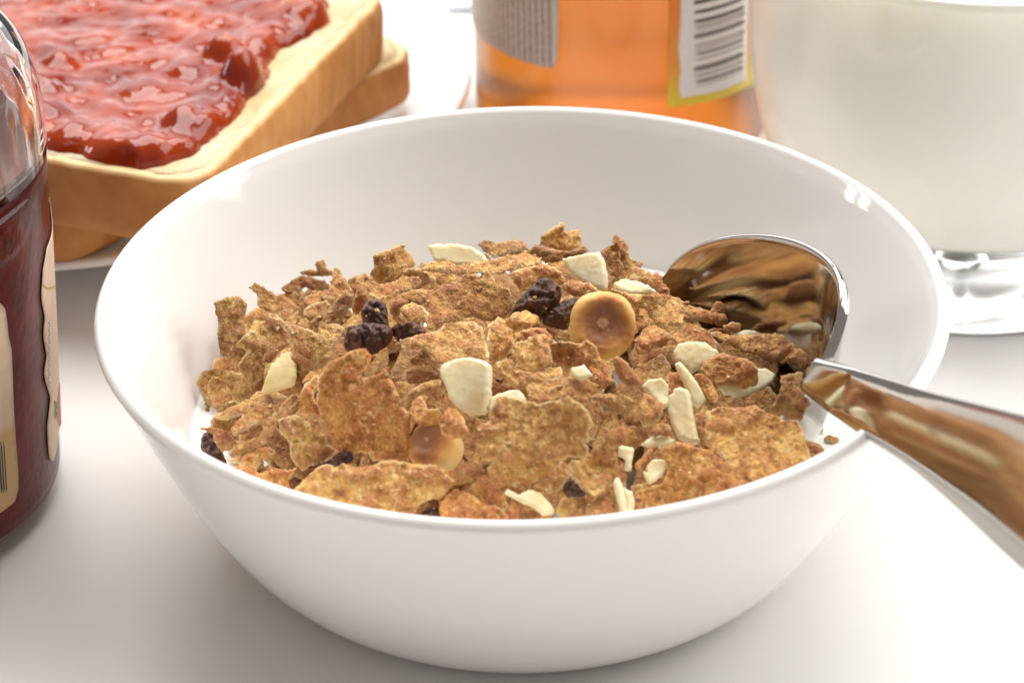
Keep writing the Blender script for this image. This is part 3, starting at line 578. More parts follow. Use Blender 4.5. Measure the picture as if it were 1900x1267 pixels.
# ------------------------------------------------------------------ flakes deeper in the heap, seen between the others
LAB = {int(l.split(':', 1)[0]): l.split(':', 1)[1] for l in '''
0:small dark brown flake to the lower left of the curled strip flake
1:medium sized plain brown flake above the wet orange flake
2:medium sized dull brown flake to the upper right of the small knobbly flake
3:small pale tan flake to the upper left of the pale yellow leaf shaped chip
4:tiny light golden flake between the pale yellow leaf shaped chip and the small knobbly flake
5:medium sized light golden flake left of the small flat flake
6:medium sized dark brown flake to the upper right of the soggy orange flake
7:small plain brown flake above the soggy orange flake
8:medium sized dark brown flake below the pale yellow leaf shaped chip
9:tiny light golden flake above the pale yellow leaf shaped chip
10:small light golden flake left of the pale folded flake
11:small pale tan flake between the small flat flake and the pale folded flake
12:tiny dark brown flake to the lower left of the horned flake on top
13:small dull brown flake to the upper left of the small flat flake
15:medium sized dark brown flake to the lower left of the tall toasted flake
16:tiny reddish flake to the lower right of the pale yellow leaf shaped chip
18:medium sized reddish flake to the lower right of the pale folded flake
19:small dull brown flake right of the small flat flake
20:small reddish flake above the small flat flake
21:tiny plain brown flake to the lower left of the smooth pale yellow flake
24:tiny dull brown flake to the lower right of the long pale crumbly flake
26:small pale tan flake left of the lower pale hazelnut
27:medium sized pale tan flake to the lower left of the thin pale flake
28:medium sized dull brown flake below the glossy rounded raisin
29:medium sized light golden flake left of the small crumbed raisin
30:medium sized dull brown flake below the standing grain stick
36:small dark brown flake left of the small orange flake
37:medium sized reddish flake to the lower right of the lower pale hazelnut
38:tiny pale tan flake between the lower pale hazelnut and the orange flake fragment
39:medium sized reddish flake below the thin pale flake
40:medium sized dull brown flake to the upper left of the dark folded flake
41:tiny dark brown flake to the lower right of the small crumbed raisin
43:medium sized plain brown flake right of the smooth curled flake
46:small light golden flake to the upper left of the ragged central flake
48:medium sized pale tan flake above the small orange flake
49:tiny dull brown flake right of the lower pale hazelnut
50:medium sized plain brown flake to the lower right of the orange flake fragment
51:medium sized light golden flake to the lower right of the fine flake crumbs scattered
52:tiny dark brown flake right of the fine flake crumbs scattered
53:small pale tan flake to the upper left of the curled tan flake
54:medium sized dull brown flake left of the flat ridged flake
57:tiny dark brown flake above the long pale strip
61:medium sized plain brown flake left of the folded golden flake
62:tiny reddish flake to the lower right of the big knobbly centre flake
64:small pale tan flake to the upper left of the knobbly double flake
65:tiny light golden flake right of the curled tan flake
68:tiny pale tan flake between the flat ridged flake and the shiny wrinkled raisin
69:brown flake low in the heap, seen mirrored in the hollow of the spoon
73:tiny light golden flake below the slim white stick
74:medium sized dark brown flake left of the slim white stick
75:medium sized plain brown flake below the pale crisp edge flake
76:medium sized plain brown flake to the lower left of the pale crisp edge flake
77:small dull brown flake left of the upright orange grain
78:medium sized dark brown flake to the upper right of the pale little sandy flake
79:tiny plain brown flake to the lower left of the little golden flake
80:small dark brown flake to the upper left of the little golden flake
81:tiny pale tan flake to the upper right of the flat ridged flake
85:medium sized dark brown flake left of the small broken white chip
86:small light golden flake to the lower left of the tiny pale flake knot
87:medium sized dark brown flake right of the pale crisp edge flake
88:medium sized plain brown flake to the upper left of the small red brown flake
90:tiny reddish flake left of the narrow flake curving up
92:small light golden flake right of the upright golden flake
94:small light golden flake to the upper left of the spiky orange flake
95:small dull brown flake left of the spiky orange flake
97:small dark brown flake to the lower right of the tiny pale flake knot
98:small light golden flake to the upper right of the thick frosty white stick
99:small dark brown flake above the small red brown flake
100:small dark brown flake left of the translucent white slice
102:tiny pale tan flake between the translucent white slice and the spiky orange flake
106:medium sized light golden flake to the lower right of the curved almond slice
107:small dark brown flake above the oval orange flake
108:small reddish flake to the upper right of the translucent white slice
111:medium sized dark brown flake to the upper left of the curled strip flake
112:small pale tan flake above the wet flat flake
113:medium sized pale tan flake above the small knobbly flake
114:tiny light golden flake to the upper left of the pale folded flake
116:small dark brown flake right of the soggy orange flake
119:tiny light golden flake to the lower left of the small flat flake
120:tiny plain brown flake between the pale folded flake and the horned flake on top
123:tiny dull brown flake between the small flat flake and the horned flake on top
124:tiny plain brown flake to the upper left of the long pale crumbly flake
130:small dark brown flake above the standing grain stick
132:small dull brown flake to the upper right of the standing grain stick
134:small reddish flake above the long pale crumbly flake
136:medium sized plain brown flake to the upper right of the dark folded flake
137:tiny light golden flake right of the small crumbed raisin
144:small light golden flake above the narrow orange flake
145:tiny pale tan flake between the small orange flake and the narrow orange flake
146:tiny light golden flake right of the orange flake fragment
147:medium sized pale tan flake above the orange flake fragment
148:tiny dark brown flake above the bent pale flake
152:brown flake low in the heap, seen mirrored in the hollow of the spoon
157:tiny pale tan flake left of the knobbly double flake
159:brown flake low in the heap, seen mirrored in the hollow of the spoon
160:brown flake low in the heap, seen mirrored in the hollow of the spoon
167:tiny dark brown flake left of the small upright white piece
168:small light golden flake between the pale crisp edge flake and the knobbly double flake
171:small dark brown flake to the upper left of the narrow flake curving up
178:tiny light golden flake above the small upright white piece
179:small reddish flake to the upper right of the upright orange grain
180:small dark brown flake between the upright orange grain and the dull white slice
181:small reddish flake to the lower right of the narrow flake curving up
189:medium sized dark brown flake to the lower right of the smooth orange flake
192:small pale tan flake above the translucent white slice
198:small reddish flake to the lower left of the large pointed flake
207:tiny dull brown flake above the pale folded flake
210:small reddish flake between the dark folded flake and the small crumbed raisin
221:small dull brown flake above the pale crisp edge flake
224:small dark brown flake above the tiny pale flake knot
225:small light golden flake between the narrow flake curving up and the upper halved hazelnut
226:tiny light golden flake between the upright orange grain and the upper halved hazelnut
'''.strip().split('\n')}
KEEP = set(LAB)
CONTOUR = np.array([(330, 640), (390, 600), (430, 575), (520, 540), (620, 520), (720, 490), (800, 478), (900, 462), (1000, 448), (1060, 448), (1150, 475), (1210, 520), (1330, 590), (1490, 670)], float)
SPOON_ZONE = np.array([(1205, 520), (1340, 600), (1470, 690), (1530, 690), (1580, 600), (1580, 420), (1205, 420)], float)
rs = np.random.RandomState(21); fl = []
for layer, (dz, gap) in enumerate(((-1.2, .92), (-1.5, 1.05), (-1.85, 1.2))):
    for gx in np.arange(-6.2, 6.3, gap):
        for gy in np.arange(-6.2, 6.3, gap):
            x, y = gx+rs.uniform(-.4, .4), gy+rs.uniform(-.4, .4)
            par = (rs.uniform(50, 86), rs.uniform(-60, 60), rs.uniform(-.2, .05)+dz, rs.uniform(45, 78), rs.uniform(.6, 1), rs.randint(6), rs.uniform(0, 3))
            if layer == 2 and y > -.5: continue
            if math.hypot(x, y) > 5.85  or y < -5.6 or (x > 4.6 and y > -3.2) or (x > 2.6 and y > 2.6): continue
            fl.append((x, y, layer)+par)
for i, (x, y, layer, el, az, lift, rad, asp, tn, rot) in enumerate(fl):
    if KEEP is not None and i not in KEEP: continue
    c_ = proj([(x, y, float(heap(x, y)))])[0]; q = np.linspace(0, 2*math.pi, 11, endpoint=False)
    if inside(c_[None], SPOON_ZONE)[0]: continue
    r_ = np.random.RandomState(900+i); rr = rad*(1+.28*r_.uniform(-1, 1, 11))
    e = np.stack([np.cos(q)*rr, np.sin(q)*rr*asp*.8], -1); e = e@np.array([[math.cos(rot), math.sin(rot)], [-math.sin(rot), math.cos(rot)]])
    lim = np.interp(c_[0], CONTOUR[:, 0], CONTOUR[:, 1])+10
    if (c_+e)[:, 1].min() < lim:
        e = e*np.array([.75, .5])
        if (c_+e)[:, 1].min() < lim: c_ = c_+np.array([0, lim-(c_+e)[:, 1].min()])
        if inside(c_[None], SPOON_ZONE)[0]: continue
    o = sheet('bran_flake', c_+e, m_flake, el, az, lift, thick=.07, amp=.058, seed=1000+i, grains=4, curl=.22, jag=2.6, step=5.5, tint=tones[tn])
    o['_fill'] = i
    tag(o, LAB[i], 'cereal flake', 'bran flakes heaped in the bowl')

# ------------------------------------------------------------------ loose crumbs lying on the heap
bpy.context.view_layer.update(); dg = bpy.context.evaluated_depsgraph_get(); rs = np.random.RandomState(5); V, F = [], []
ICO = np.array([(0, 0, 1), (.89, 0, .45), (.28, .85, .45), (-.72, .53, .45), (-.72, -.53, .45), (.28, -.85, .45), (.72, .53, -.45), (-.28, .85, -.45), (-.89, 0, -.45), (-.28, -.85, -.45), (.72, -.53, -.45), (0, 0, -1)])
ICF = [(0, 1, 2), (0, 2, 3), (0, 3, 4), (0, 4, 5), (0, 5, 1), (1, 6, 2), (2, 7, 3), (3, 8, 4), (4, 9, 5), (5, 10, 1), (6, 7, 2), (7, 8, 3), (8, 9, 4), (9, 10, 5), (10, 6, 1), (11, 7, 6), (11, 8, 7), (11, 9, 8), (11, 10, 9), (11, 6, 10)]
while len(V) < 12*420:
    x, y = rs.uniform(-5.6, 5.6, 2)
    if math.hypot(x, y) > 5.7: continue
    ok, loc, nrm, fi, ob, mx = scn.ray_cast(dg, Vector((x, y, 9))*S, Vector((0, 0, -1)))
    if not ok or not ob.name.startswith(('bran_flake', 'raisin')): continue
    r = rs.choice([.018, .026, .036, .055], p=[.4, .3, .2, .1]); k = len(V)
    q = ICO*rs.uniform(.6, 1.35, (12, 1))*r*np.array([1.2, 1, .65]); a = rs.uniform(0, 6.28); R = np.array([[math.cos(a), -math.sin(a), 0], [math.sin(a), math.cos(a), 0], [0, 0, 1]])
    V += (q@R.T+np.array(loc)/S+np.array(nrm)*r*.35).tolist(); F += [(a_+k, b_+k, c_+k) for a_, b_, c_ in ICF]
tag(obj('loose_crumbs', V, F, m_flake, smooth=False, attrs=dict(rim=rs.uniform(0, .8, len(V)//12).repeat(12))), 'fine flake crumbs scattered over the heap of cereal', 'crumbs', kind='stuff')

# ------------------------------------------------------------------ materials of the things behind the bowl
m_crumb, nt, b = mat('toasted_crumb'); v = coords(nt, False)
c = ramp(nt, tex(nt, v, 45, 5, .6), [(.3, (.72, .53, .27)), (.5, (.79, .65, .42)), (.7, (.82, .72, .53))]); nt.links.new(c, b.inputs['Base Color']); setp(b, rough=.8, spec=.2)
bump(nt, b, tex(nt, v, 260, 6, .75), 1.0, .14)
m_crust, nt, b = mat('baked_crust'); v = coords(nt, False)
c = ramp(nt, tex(nt, v, 60, 4), [(.3, (.41, .165, .042)), (.55, (.53, .24, .070)), (.75, (.61, .32, .11))])
c = mix(nt, attr(nt, 'pale'), c, (.86, .66, .36)); c = mix(nt, attr(nt, 'ridge'), c, (.70, .42, .18)); nt.links.new(c, b.inputs['Base Color']); setp(b, rough=.6, spec=.3)
bump(nt, b, tex(nt, v, 400, 5), .3, .04)
m_jam, nt, b = mat('strawberry_jam'); v = coords(nt, False)
c = ramp(nt, tex(nt, v, 70, 3), [(.35, (.20, .014, .003)), (.6, (.36, .042, .005)), (.8, (.55, .14, .016))]); nt.links.new(c, b.inputs['Base Color'])
setp(b, rough=.05, spec=.48, sss=.25, sssr=(1, .25, .06), ssss=.003); bump(nt, b, tex(nt, v, 230, 3), .14, .05)
def liquid(name, col, dens, rough=.1):
    m, nt, b = mat(name); setp(b, base=(1, 1, 1), trans=1.0, ior=1.42, rough=rough)
    va = N(nt, 'ShaderNodeVolumeAbsorption'); va.inputs['Color'].default_value = (*col, 1); va.inputs['Density'].default_value = dens
    nt.links.new(va.outputs[0], nt.nodes['Material Output'].inputs['Volume']); return m
m_honey = liquid('orange_honey', (.90, .715, .36), 92, .28)
m_jarjam, nt, b = mat('jam_in_jar'); v = coords(nt, False)
c = ramp(nt, tex(nt, v, 60, 4), [(.35, (.050, .004, .004)), (.65, (.14, .007, .006))]); nt.links.new(c, b.inputs['Base Color']); setp(b, rough=.3, spec=.08, sss=.5, sssr=(1, .08, .05), ssss=.006)
bump(nt, b, tex(nt, v, 300, 4), .5, .05)
m_label, nt, b = mat('cream_paper_label'); v = coords(nt, False); c = ramp(nt, tex(nt, v, 300, 3), [(.3, (.66, .47, .34)), (.7, (.72, .54, .40))])
c = mix(nt, attr(nt, 'tan'), c, (.56, .37, .17)); nt.links.new(c, b.inputs['Base Color']); setp(b, rough=.45)
def flat(name, col, rough=.5):
    m, nt, b = mat(name); v = coords(nt, False); c = mix(nt, tex(nt, v, 500, 3), tuple(x*.9 for x in col), col); nt.links.new(c, b.inputs['Base Color']); setp(b, rough=rough); return m
m_ink = flat('black_print', (.035, .033, .035)); m_greyink = flat('grey_print', (.20, .185, .18)); m_white = flat('white_print', (.86, .83, .83))
m_gold = flat('gold_print', (.50, .33, .10)); m_red = flat('red_print', (.52, .10, .08)); m_green = flat('green_print', (.13, .26, .06)); m_fine = flat('fine_grey_print', (.55, .50, .49))
m_yellow, nt, b = mat('yellow_orange_label'); v = coords(nt, False); c = ramp(nt, attr(nt, 'lv'), [(0, (.80, .62, .05)), (.50, (.80, .60, .05)), (.66, (.84, .33, .04)), (1, (.82, .24, .03))]); nt.links.new(c, b.inputs['Base Color']); setp(b, rough=.4)
# small print: rotated lines of lettering too small to read
m_text, nt, b = mat('small_print_label'); uu = attr(nt, 'lu'); vv = attr(nt, 'lz')
def mth(op, a, b_=None, c_=None):
    n = N(nt, 'ShaderNodeMath', operation=op)
    for i, x in enumerate((a, b_, c_)):
        if x is None: continue
        if isinstance(x, (int, float)): n.inputs[i].default_value = x
        else: nt.links.new(x, n.inputs[i])
    return n.outputs[0]
k = mth('DIVIDE', uu, .185); fl_ = mth('FLOOR', k); fr_ = mth('FRACT', k)
inl = mth('MULTIPLY', mth('GREATER_THAN', fr_, .18), mth('LESS_THAN', fr_, .80))
cb = N(nt, 'ShaderNodeCombineXYZ'); nt.links.new(mth('MULTIPLY', fl_, 7.31), cb.inputs[0]); nt.links.new(mth('MULTIPLY', vv, 1.0), cb.inputs[1]); nt.links.new(mth('MULTIPLY', fr_, 1.3), cb.inputs[2])
tn_ = tex(nt, cb.outputs[0], 11, 2, .6); ink = mth('MULTIPLY', inl, mth('GREATER_THAN', tn_, .47)); ink = mth('MULTIPLY', ink, mth('LESS_THAN', uu, attr(nt, 'lm')))
c = mix(nt, ink, (.60, .50, .46), (.20, .17, .13)); nt.links.new(c, b.inputs['Base Color']); setp(b, rough=.4)
m_base, nt, b = mat('thick_base_glass'); setp(b, base=(1, 1, 1), trans=1.0, rough=.16, ior=1.4)
m_cloth, nt, b = mat('pale_blue_cloth'); v = coords(nt, False); c = mix(nt, tex(nt, v, 30, 3), (.70, .75, .83), (.78, .82, .88)); nt.links.new(c, b.inputs['Base Color']); setp(b, rough=.9); bump(nt, b, tex(nt, v, 900, 3), .5, .03)

# ------------------------------------------------------------------ plate and toast
PC = (-11.6, 18.8); pr = [(5.8, .06), (6.0, 0), (6.3, 0), (6.45, .12), (6.6, .35)]+smooth_curve([(7.2, .55), (8.6, .80), (9.9, 1.0), (10.36, 1.16)], 12).tolist()
pr += [(10.46+.09*math.sin(q), 1.27-.11*math.cos(q)) for q in np.linspace(.6, math.pi-.2, 7)]+smooth_curve([(10.36, 1.37), (9.6, 1.22), (8.7, 1.0), (8.1, .72), (7.5, .52), (6.6, .46), (3, .45), (.5, .45)], 30).tolist()
V, F = lathe(pr, PC, 160); tag(obj('plate', V, F, m_plate), 'round white plate with a raised rim under the toast', 'plate')

def slice_(lab, P, er, ef, W, D, z0, z1, seed):
    er, ef = np.array(er)/np.hypot(*er), np.array(ef)/np.hypot(*ef); P = np.array(P); r = 1.1
    cs = []
    for (cx, cy, q0) in ((r, r, math.pi), (W-r, r, 1.5*math.pi), (W-r, D-r, 0), (r, D-r, .5*math.pi)):
        for q in np.linspace(q0, q0+math.pi/2, 10): cs.append((cx+r*math.cos(q), cy+r*math.sin(q)))
    cs = resample(np.array(cs), .16)     # x runs along ef, y along er
    w = lambda q: P+np.outer(q[:, 0], ef)+np.outer(q[:, 1], er)
    e = np.roll(cs, -1, 0)-np.roll(cs, 1, 0); e /= np.linalg.norm(e, axis=1)[:, None]; nr = np.stack([e[:, 1], -e[:, 0]], -1)
    if ((cs+nr*.1-cs.mean(0))**2).sum() < ((cs-cs.mean(0))**2).sum(): nr = -nr
    t = thing('toast_slice', lab, 'toast', (*w(cs).mean(0), z0), 'slices of toast on the plate')
    n = len(cs); s = np.arange(n)*.16; H = z1-z0
    V, pale, rdg = [], [], []
    prof = [(-.28, 0.0), (-.06, .0), (.0, .08)]+[(.05*math.sin(math.pi*k), k) for k in np.linspace(.14, .86, 14)]+[(.0, .93), (-.05, .985), (-.12, 1.004), (-.28, 1.0)]
    for d, k in prof:
        z = z0+H*k; sl = s/.62+k*.55; tri = np.abs((sl % 1)-.5)*2; rg = np.clip((tri-.62)*4, 0, 1)*(1 if .08 < k < .95 else 0)*(cs[:, 0] < .4)
        nz = noise(np.c_[s*.6+seed*9, s*0+k*2.2, s*0+seed])*.06+noise(np.c_[s*2.5, s*0+k*6, s*0+seed])*.02
        q = cs+nr*(d+nz+rg*.03)[:, None]; V += np.c_[w(q), np.full(n, z)+.04*noise(np.c_[s*1.1, s*0+seed*3])*(1 if k > .5 else 0)].tolist()
        pale += list(np.clip((k-.94)*14+.4*noise(np.c_[s*1.8, s*0+k*3]), 0, 1)*(k > .9)); rdg += list(rg*.16)
    m = len(prof)
    F = [(i*n+j, i*n+(j+1) % n, (i+1)*n+(j+1) % n, (i+1)*n+j) for i in range(m-1) for j in range(n)]
    obj('crust', V, F, m_crust, t, attrs=dict(pale=pale, ridge=rdg))
    inn = cs-nr*.2; PX, T, loop = fill(resample(inn, .25), .28, np.random.RandomState(seed)); hz = .05*noise(np.c_[PX*.7, PX[:, :1]*0+seed])+.04*noise(np.c_[PX*2.6, PX[:, :1]*0])
    top = np.c_[w(PX), z1+hz*.6]; botm = np.c_[w(PX), z0+.02+hz*0]; mm = len(PX); nl = len(loop)
    F = list(T)+[(c_+mm, b_+mm, a_+mm) for a_, b_, c_ in T]+[(loop[i], loop[i]+mm, loop[(i+1) % nl]+mm, loop[(i+1) % nl]) for i in range(nl)]
    obj('crumb', np.concatenate([top, botm]), F, m_crumb, t)
slice_('lower slice of toast, turned so its corner sticks out at the right', (-2.2, 16.9), (-.67, -.75), (-.75, .67), 12.2, 12.2, 1.43, 2.66, 3)
slice_('upper slice of toast spread with red jam', (-6.75, 6.15), (.33, .944), (-.916, .40), 11.8, 11.5, 2.72, 4.30, 1)

jp = on_z(chaikin(np.array([(40, 262), (130, 288), (250, 314), (330, 302), (400, 255), (440, 215), (470, 180), (500, 150), (495, 110), (530, 88), (575, 72), (610, 45), (612, 15), (590, -12), (540, -60), (400, -90), (150, -90), (-150, -40), (-300, 60), (-250, 180), (-100, 230)], float), 2), 4.33)[:, :2]
jp = resample(jp, .13); q = np.arange(len(jp))*.13; e = np.roll(jp, -1, 0)-np.roll(jp, 1, 0); e /= np.linalg.norm(e, axis=1)[:, None]
jp = jp+np.stack([e[:, 1], -e[:, 0]], -1)*(noise(np.c_[jp*1.2, q[:, None]*0])*.22+noise(np.c_[jp*3.5, q[:, None]*0])*.08)[:, None]
PX, T, loop = fill(jp, .13, np.random.RandomState(5)); d = bdist(PX, PX[loop]); z0_ = np.zeros((len(PX), 1))
h = .14+.34*np.abs(noise(np.c_[PX*.6, z0_]))+.10*np.abs(noise(np.c_[PX*1.5, z0_+4]))+.04*np.abs(noise(np.c_[PX*4.5, z0_+8]))+.018*noise(np.c_[PX*9, z0_+8])
h += .16*np.exp(-((d-.6)/.5)**2)
for px, rad, hh in (((462, 150), .62, .62), ((415, 108), .50, .45), ((580, 30), .7, .25), ((250, 285), .8, .16), ((420, 235), .6, .28), ((330, 230), .5, .2), ((110, 120), .5, .25), ((90, 210), .6, .25)):
    c_ = on_z([px], 4.5)[0, :2]; h += hh*np.clip(1-((PX-c_)**2).sum(1)/rad**2, 0, 1)**.8
h *= np.sqrt(np.clip(1-(1-np.clip(d/.38, 0, 1))**2, 0, 1)); m = len(PX); nl = len(loop)
V = np.concatenate([np.c_[PX, 4.31+h+.01], np.c_[PX, np.full(m, 4.27)]])
F = list(T)+[(c_+m, b_+m, a_+m) for a_, b_, c_ in T]+[(loop[i], loop[i]+m, loop[(i+1) % nl]+m, loop[(i+1) % nl]) for i in range(nl)]
tag(obj('jam_spread', V, F, m_jam), 'glossy lumpy red jam spread over the upper slice of toast', 'jam')

# ------------------------------------------------------------------ jars
def patch(name, pxs, c, R, mtl, parent, off=.012, thick=.010, step=.10, fix=None, attrs=None, ang=None):
    """a thin printed piece wrapped round a jar; R is a function of height"""
    if ang is None:
        Rv = np.full(len(pxs), R(2.0))
        for _ in range(4):
            az = np.array([on_cyl([p], c, r)[0] for p, r in zip(pxs, Rv)]); Rv = np.array([R(z) for z in az[:, 1]])
        if fix: az = fix(az)
    else: az = np.asarray(ang, float)
    R0 = R(2.0); P2 = resample(np.c_[az[:, 0]*R0, az[:, 1]], step*.8)
    PX, T, loop = fill(P2, step, np.random.RandomState(1)); a_ = PX[:, 0]/R0; z = PX[:, 1]; rr = np.array([R(k) for k in z])
    f = lambda o_: np.c_[c[0]+(rr+o_)*np.cos(a_), c[1]+(rr+o_)*np.sin(a_), z]
    m = len(PX); nl = len(loop); F = list(T)+[(k3+m, k2+m, k1+m) for k1, k2, k3 in T]+[(loop[i], loop[i]+m, loop[(i+1) % nl]+m, loop[(i+1) % nl]) for i in range(nl)]
    at = {}
    if attrs:
        for k, fn in attrs.items(): x = fn(PX); at[k] = np.r_[x, x]
    return obj(name, np.concatenate([f(off+thick), f(off)]), F, mtl, parent, attrs=at)

JC = (-13.2, 1.2)
jz = smooth_curve([(3.55, 0), (3.80, .12), (3.86, .5), (3.95, 1.6), (4.08, 3.2), (4.26, 5.6), (4.38, 7.2), (4.40, 8.3), (4.31, 9.0), (4.10, 9.5), (3.75, 9.9), (3.35, 10.2), (3.22, 10.45), (3.26, 10.9), (3.38, 11.0), (3.38, 11.2), (3.22, 11.3), (3.22, 12.2)], 110)
RJ = lambda z: float(np.interp(z, jz[:, 1], jz[:, 0]))
def ripple(R, Z, A):
    k = np.clip((Z-6.2)/1.2, 0, 1)*np.clip((10.2-Z)/1.0, 0, 1)
    P = np.stack([R*np.cos(A)*1.0, R*np.sin(A)*1.0, Z*.8], -1).reshape(-1, 3)
    nz = (noise(np.c_[P[:, :2]*2.2, P[:, 2:]*.8])*.016+noise(np.c_[P[:, :2]*5, P[:, 2:]*1.4])*.011).reshape(R.shape); nz[:len(jh_)] *= .25; nz[-1] *= .25
    return R+nz*k, Z
inn = [(max(r-.22, .5), z) for r, z in jz[::-1] if z > .45]+[(3.4, .36), (2.5, .34), (.5, .34)]
jt = thing('jam_jar', 'tall glass jam jar at the left edge with cream paper labels', 'jar', (*JC, 0))
jl_, jh_ = [q for q in jz.tolist() if q[1] < 7.30], [q for q in jz.tolist() if q[1] > 7.34]; il_, ih_ = [q for q in inn if q[1] < 7.30], [q for q in inn if q[1] > 7.34]
V, F = lathe([(.5, .06), (3.2, .05)]+jl_+il_, JC, 180); obj('glass', V, F, m_wall, jt)
V, F = lathe(jh_+ih_+[jh_[0]], JC, 180, ripple); obj('shoulder', V, F[:-2], m_glass, jt)
jl = [(.5, .33), (3.3, .35)]+[(RJ(z)-.03, z) for z in np.linspace(.47, 7.25, 30)]+[(RJ(7.28)-.04, 7.29), (RJ(7.6)-.30, 7.62), (3.9, 7.55), (3.0, 7.48), (.5, 7.5)]
V, F = lathe(jl, JC, 140); tag(obj('jam_filling', V, F, m_jarjam), 'dark red jam filling the tall glass jar', 'jam')
m_smear, nt, b = mat('smeared_jam_film'); v = coords(nt, False); setp(b, base=(.42, .06, .04), rough=.25)
tr = N(nt, 'ShaderNodeBsdfTransparent'); mx = N(nt, 'ShaderNodeMixShader'); mp = N(nt, 'ShaderNodeMapping'); mp.inputs['Scale'].default_value = (1, 1, .35); nt.links.new(v, mp.inputs[0])
f_ = mth('MULTIPLY', ramp(nt, tex(nt, mp.outputs[0], 130, 4), [(.40, (0, 0, 0)), (.58, (1, 1, 1))]), attr(nt, 'film'))
nt.links.new(f_, mx.inputs[0]); nt.links.new(tr.outputs[0], mx.inputs[1]); nt.links.new(b.outputs[0], mx.inputs[2]); nt.links.new(mx.outputs[0], nt.nodes['Material Output'].inputs['Surface'])
zz = np.linspace(7.45, 9.0, 16); V, F = lathe([(RJ(z)-.30, z) for z in zz], JC, 100); F = F[:-2]
tag(obj('jam_smear', V, F, m_smear, attrs=dict(film=np.repeat(np.clip((9.0-zz)/1.3, 0, 1)*.85, 100))), 'thin streaky film of red jam on the inside of the tall jar above its filling', 'jam')
zr = lambda lo, hi: (lambda PX: np.clip((PX[:, 1]-lo)/(hi-lo), 0, 1))
lb = patch('label', [(0, 563), (8, 572), (12, 600), (14, 622), (20, 650), (22, 700), (24, 760), (28, 820), (32, 870), (33, 905), (26, 930), (0, 950), (-60, 968), (-150, 972), (-150, 556), (-60, 556)], JC, RJ, m_label, jt, attrs=dict(tan=lambda PX: np.clip((3.05-PX[:, 1])/.3, 0, 1)))
lb['label'] = 'cream front label with a wavy edge and barcode'
for x, wd in ((-1, 2.2), (4, 1.6), (-6, 3), (-12, 2), (-17, 3.4), (-24, 2)):
    patch('barcode_bar', [(x, 818), (x+wd, 818), (x+wd+6, 915), (x+6, 915)], JC, RJ, m_ink, jt, off=.024, thick=.004, step=.2)
def wrap(az): az = az.copy(); return az
lft = [(101, 408), (95, 425), (85, 460), (78, 500), (75, 545), (76, 562), (82, 590), (79, 612), (79, 625), (85, 660), (80, 690), (82, 705), (92, 738), (89, 765), (86, 790), (87, 815), (90, 850), (96, 856), (100, 848)]
Rv = np.full(len(lft), 4.1)
for _ in range(4):
    az = np.array([on_cyl([p], JC, r)[0] for p, r in zip(lft, Rv)]); Rv = np.array([RJ(z) for z in az[:, 1]])
az = np.concatenate([az, [(az[-1, 0]+.12, az[-1, 1]+.30), (.75, az[-1, 1]+.5), (.75, az[0, 1]+.2), (.3, az[0, 1]+.25)]])
lb = patch('label', None, JC, RJ, m_label, jt, ang=az, attrs=dict(tan=lambda PX: PX[:, 0]*0)); lb['label'] = 'pale side label with a strawberry'
patch('strawberry_print', [(107, 712), (111, 708), (114, 720), (115, 760), (112, 785), (108, 792), (104, 780), (103, 750)], JC, RJ, m_red, jt, off=.024, thick=.004, step=.06)
patch('leaf_print', [(98, 742), (103, 748), (104, 756), (101, 760), (104, 768), (100, 778), (97, 768), (99, 758), (97, 750)], JC, RJ, m_green, jt, off=.024, thick=.004, step=.05)
patch('gold_line', [(78, 528), (86, 534), (98, 530), (104, 520), (105, 524), (99, 535), (86, 539), (78, 533)], JC, RJ, m_gold, jt, off=.024, thick=.004, step=.05)
V, F, k0 = [], [], 0
for i in range(26):          # one line of handwriting-like small print
    y = 598+i*4.6; x = 85.5+i*.33+1.2*math.sin(i*1.9); az_ = np.array([on_cyl([p], JC, 4.12)[0] for p in ((x-1.6, y), (x+1.6+math.sin(i*2.7), y+1.0), (x+1.4, y+2.6), (x-1.4, y+1.8))])
    for a_, z in az_: r_ = RJ(z)+.026; V.append((JC[0]+r_*math.cos(a_), JC[1]+r_*math.sin(a_), z))
    F.append((k0, k0+1, k0+2, k0+3)); k0 += 4
obj('script_print', V, F, m_ink, jt)

HC = (2.83, 17.6); HR = 3.83
hz = smooth_curve([(3.3, 0), (3.68, .14), (3.80, .5), (HR, 1.0), (HR, 3), (HR, 5), (HR, 7.5), (3.6, 8.1), (3.2, 8.6), (2.9, 9.0), (2.9, 10)], 60)
RH = lambda z: HR
ht = thing('honey_jar', 'glass jar of orange honey behind the bowl with a barcode label', 'jar', (*HC, 0))
inn = [(max(r-.2, .5), z) for r, z in hz[::-1] if z > .5]+[(3.3, .42), (2, .40), (.5, .40)]
V, F = lathe([(.5, .05), (3.0, .05)]+hz.tolist()+inn, HC, 128); obj('glass', V, F, m_wall, ht)
V, F = lathe([(.5, .39), (3.25, .40)]+[(float(np.interp(z, hz[:, 1], hz[:, 0]))-.03, z) for z in np.linspace(.52, 7.0, 24)]+[(3.4, 7.02), (.5, 7.02)], HC, 120)
tag(obj('honey_filling', V, F, m_honey), 'clear orange honey inside the jar behind the bowl', 'honey')
up = lambda az: az
cy_px = [on_cyl([p], HC, HR)[0] for p in ((1020, 125), (1036, 0))]
tl = [on_cyl([p], HC, HR)[0] for p in ((884, 55), (900, 76), (925, 92), (955, 108), (985, 118), (1012, 125), (1026, 126), (1034, 118), (1036, 60), (1037, 0))]
tl = np.array(tl); tl = np.concatenate([tl, [(tl[-1, 0], 6.2), (tl[0, 0]-.35, 6.2), (tl[0, 0]-.35, tl[0, 1])]])
amax = tl[:, 0].max()*HR
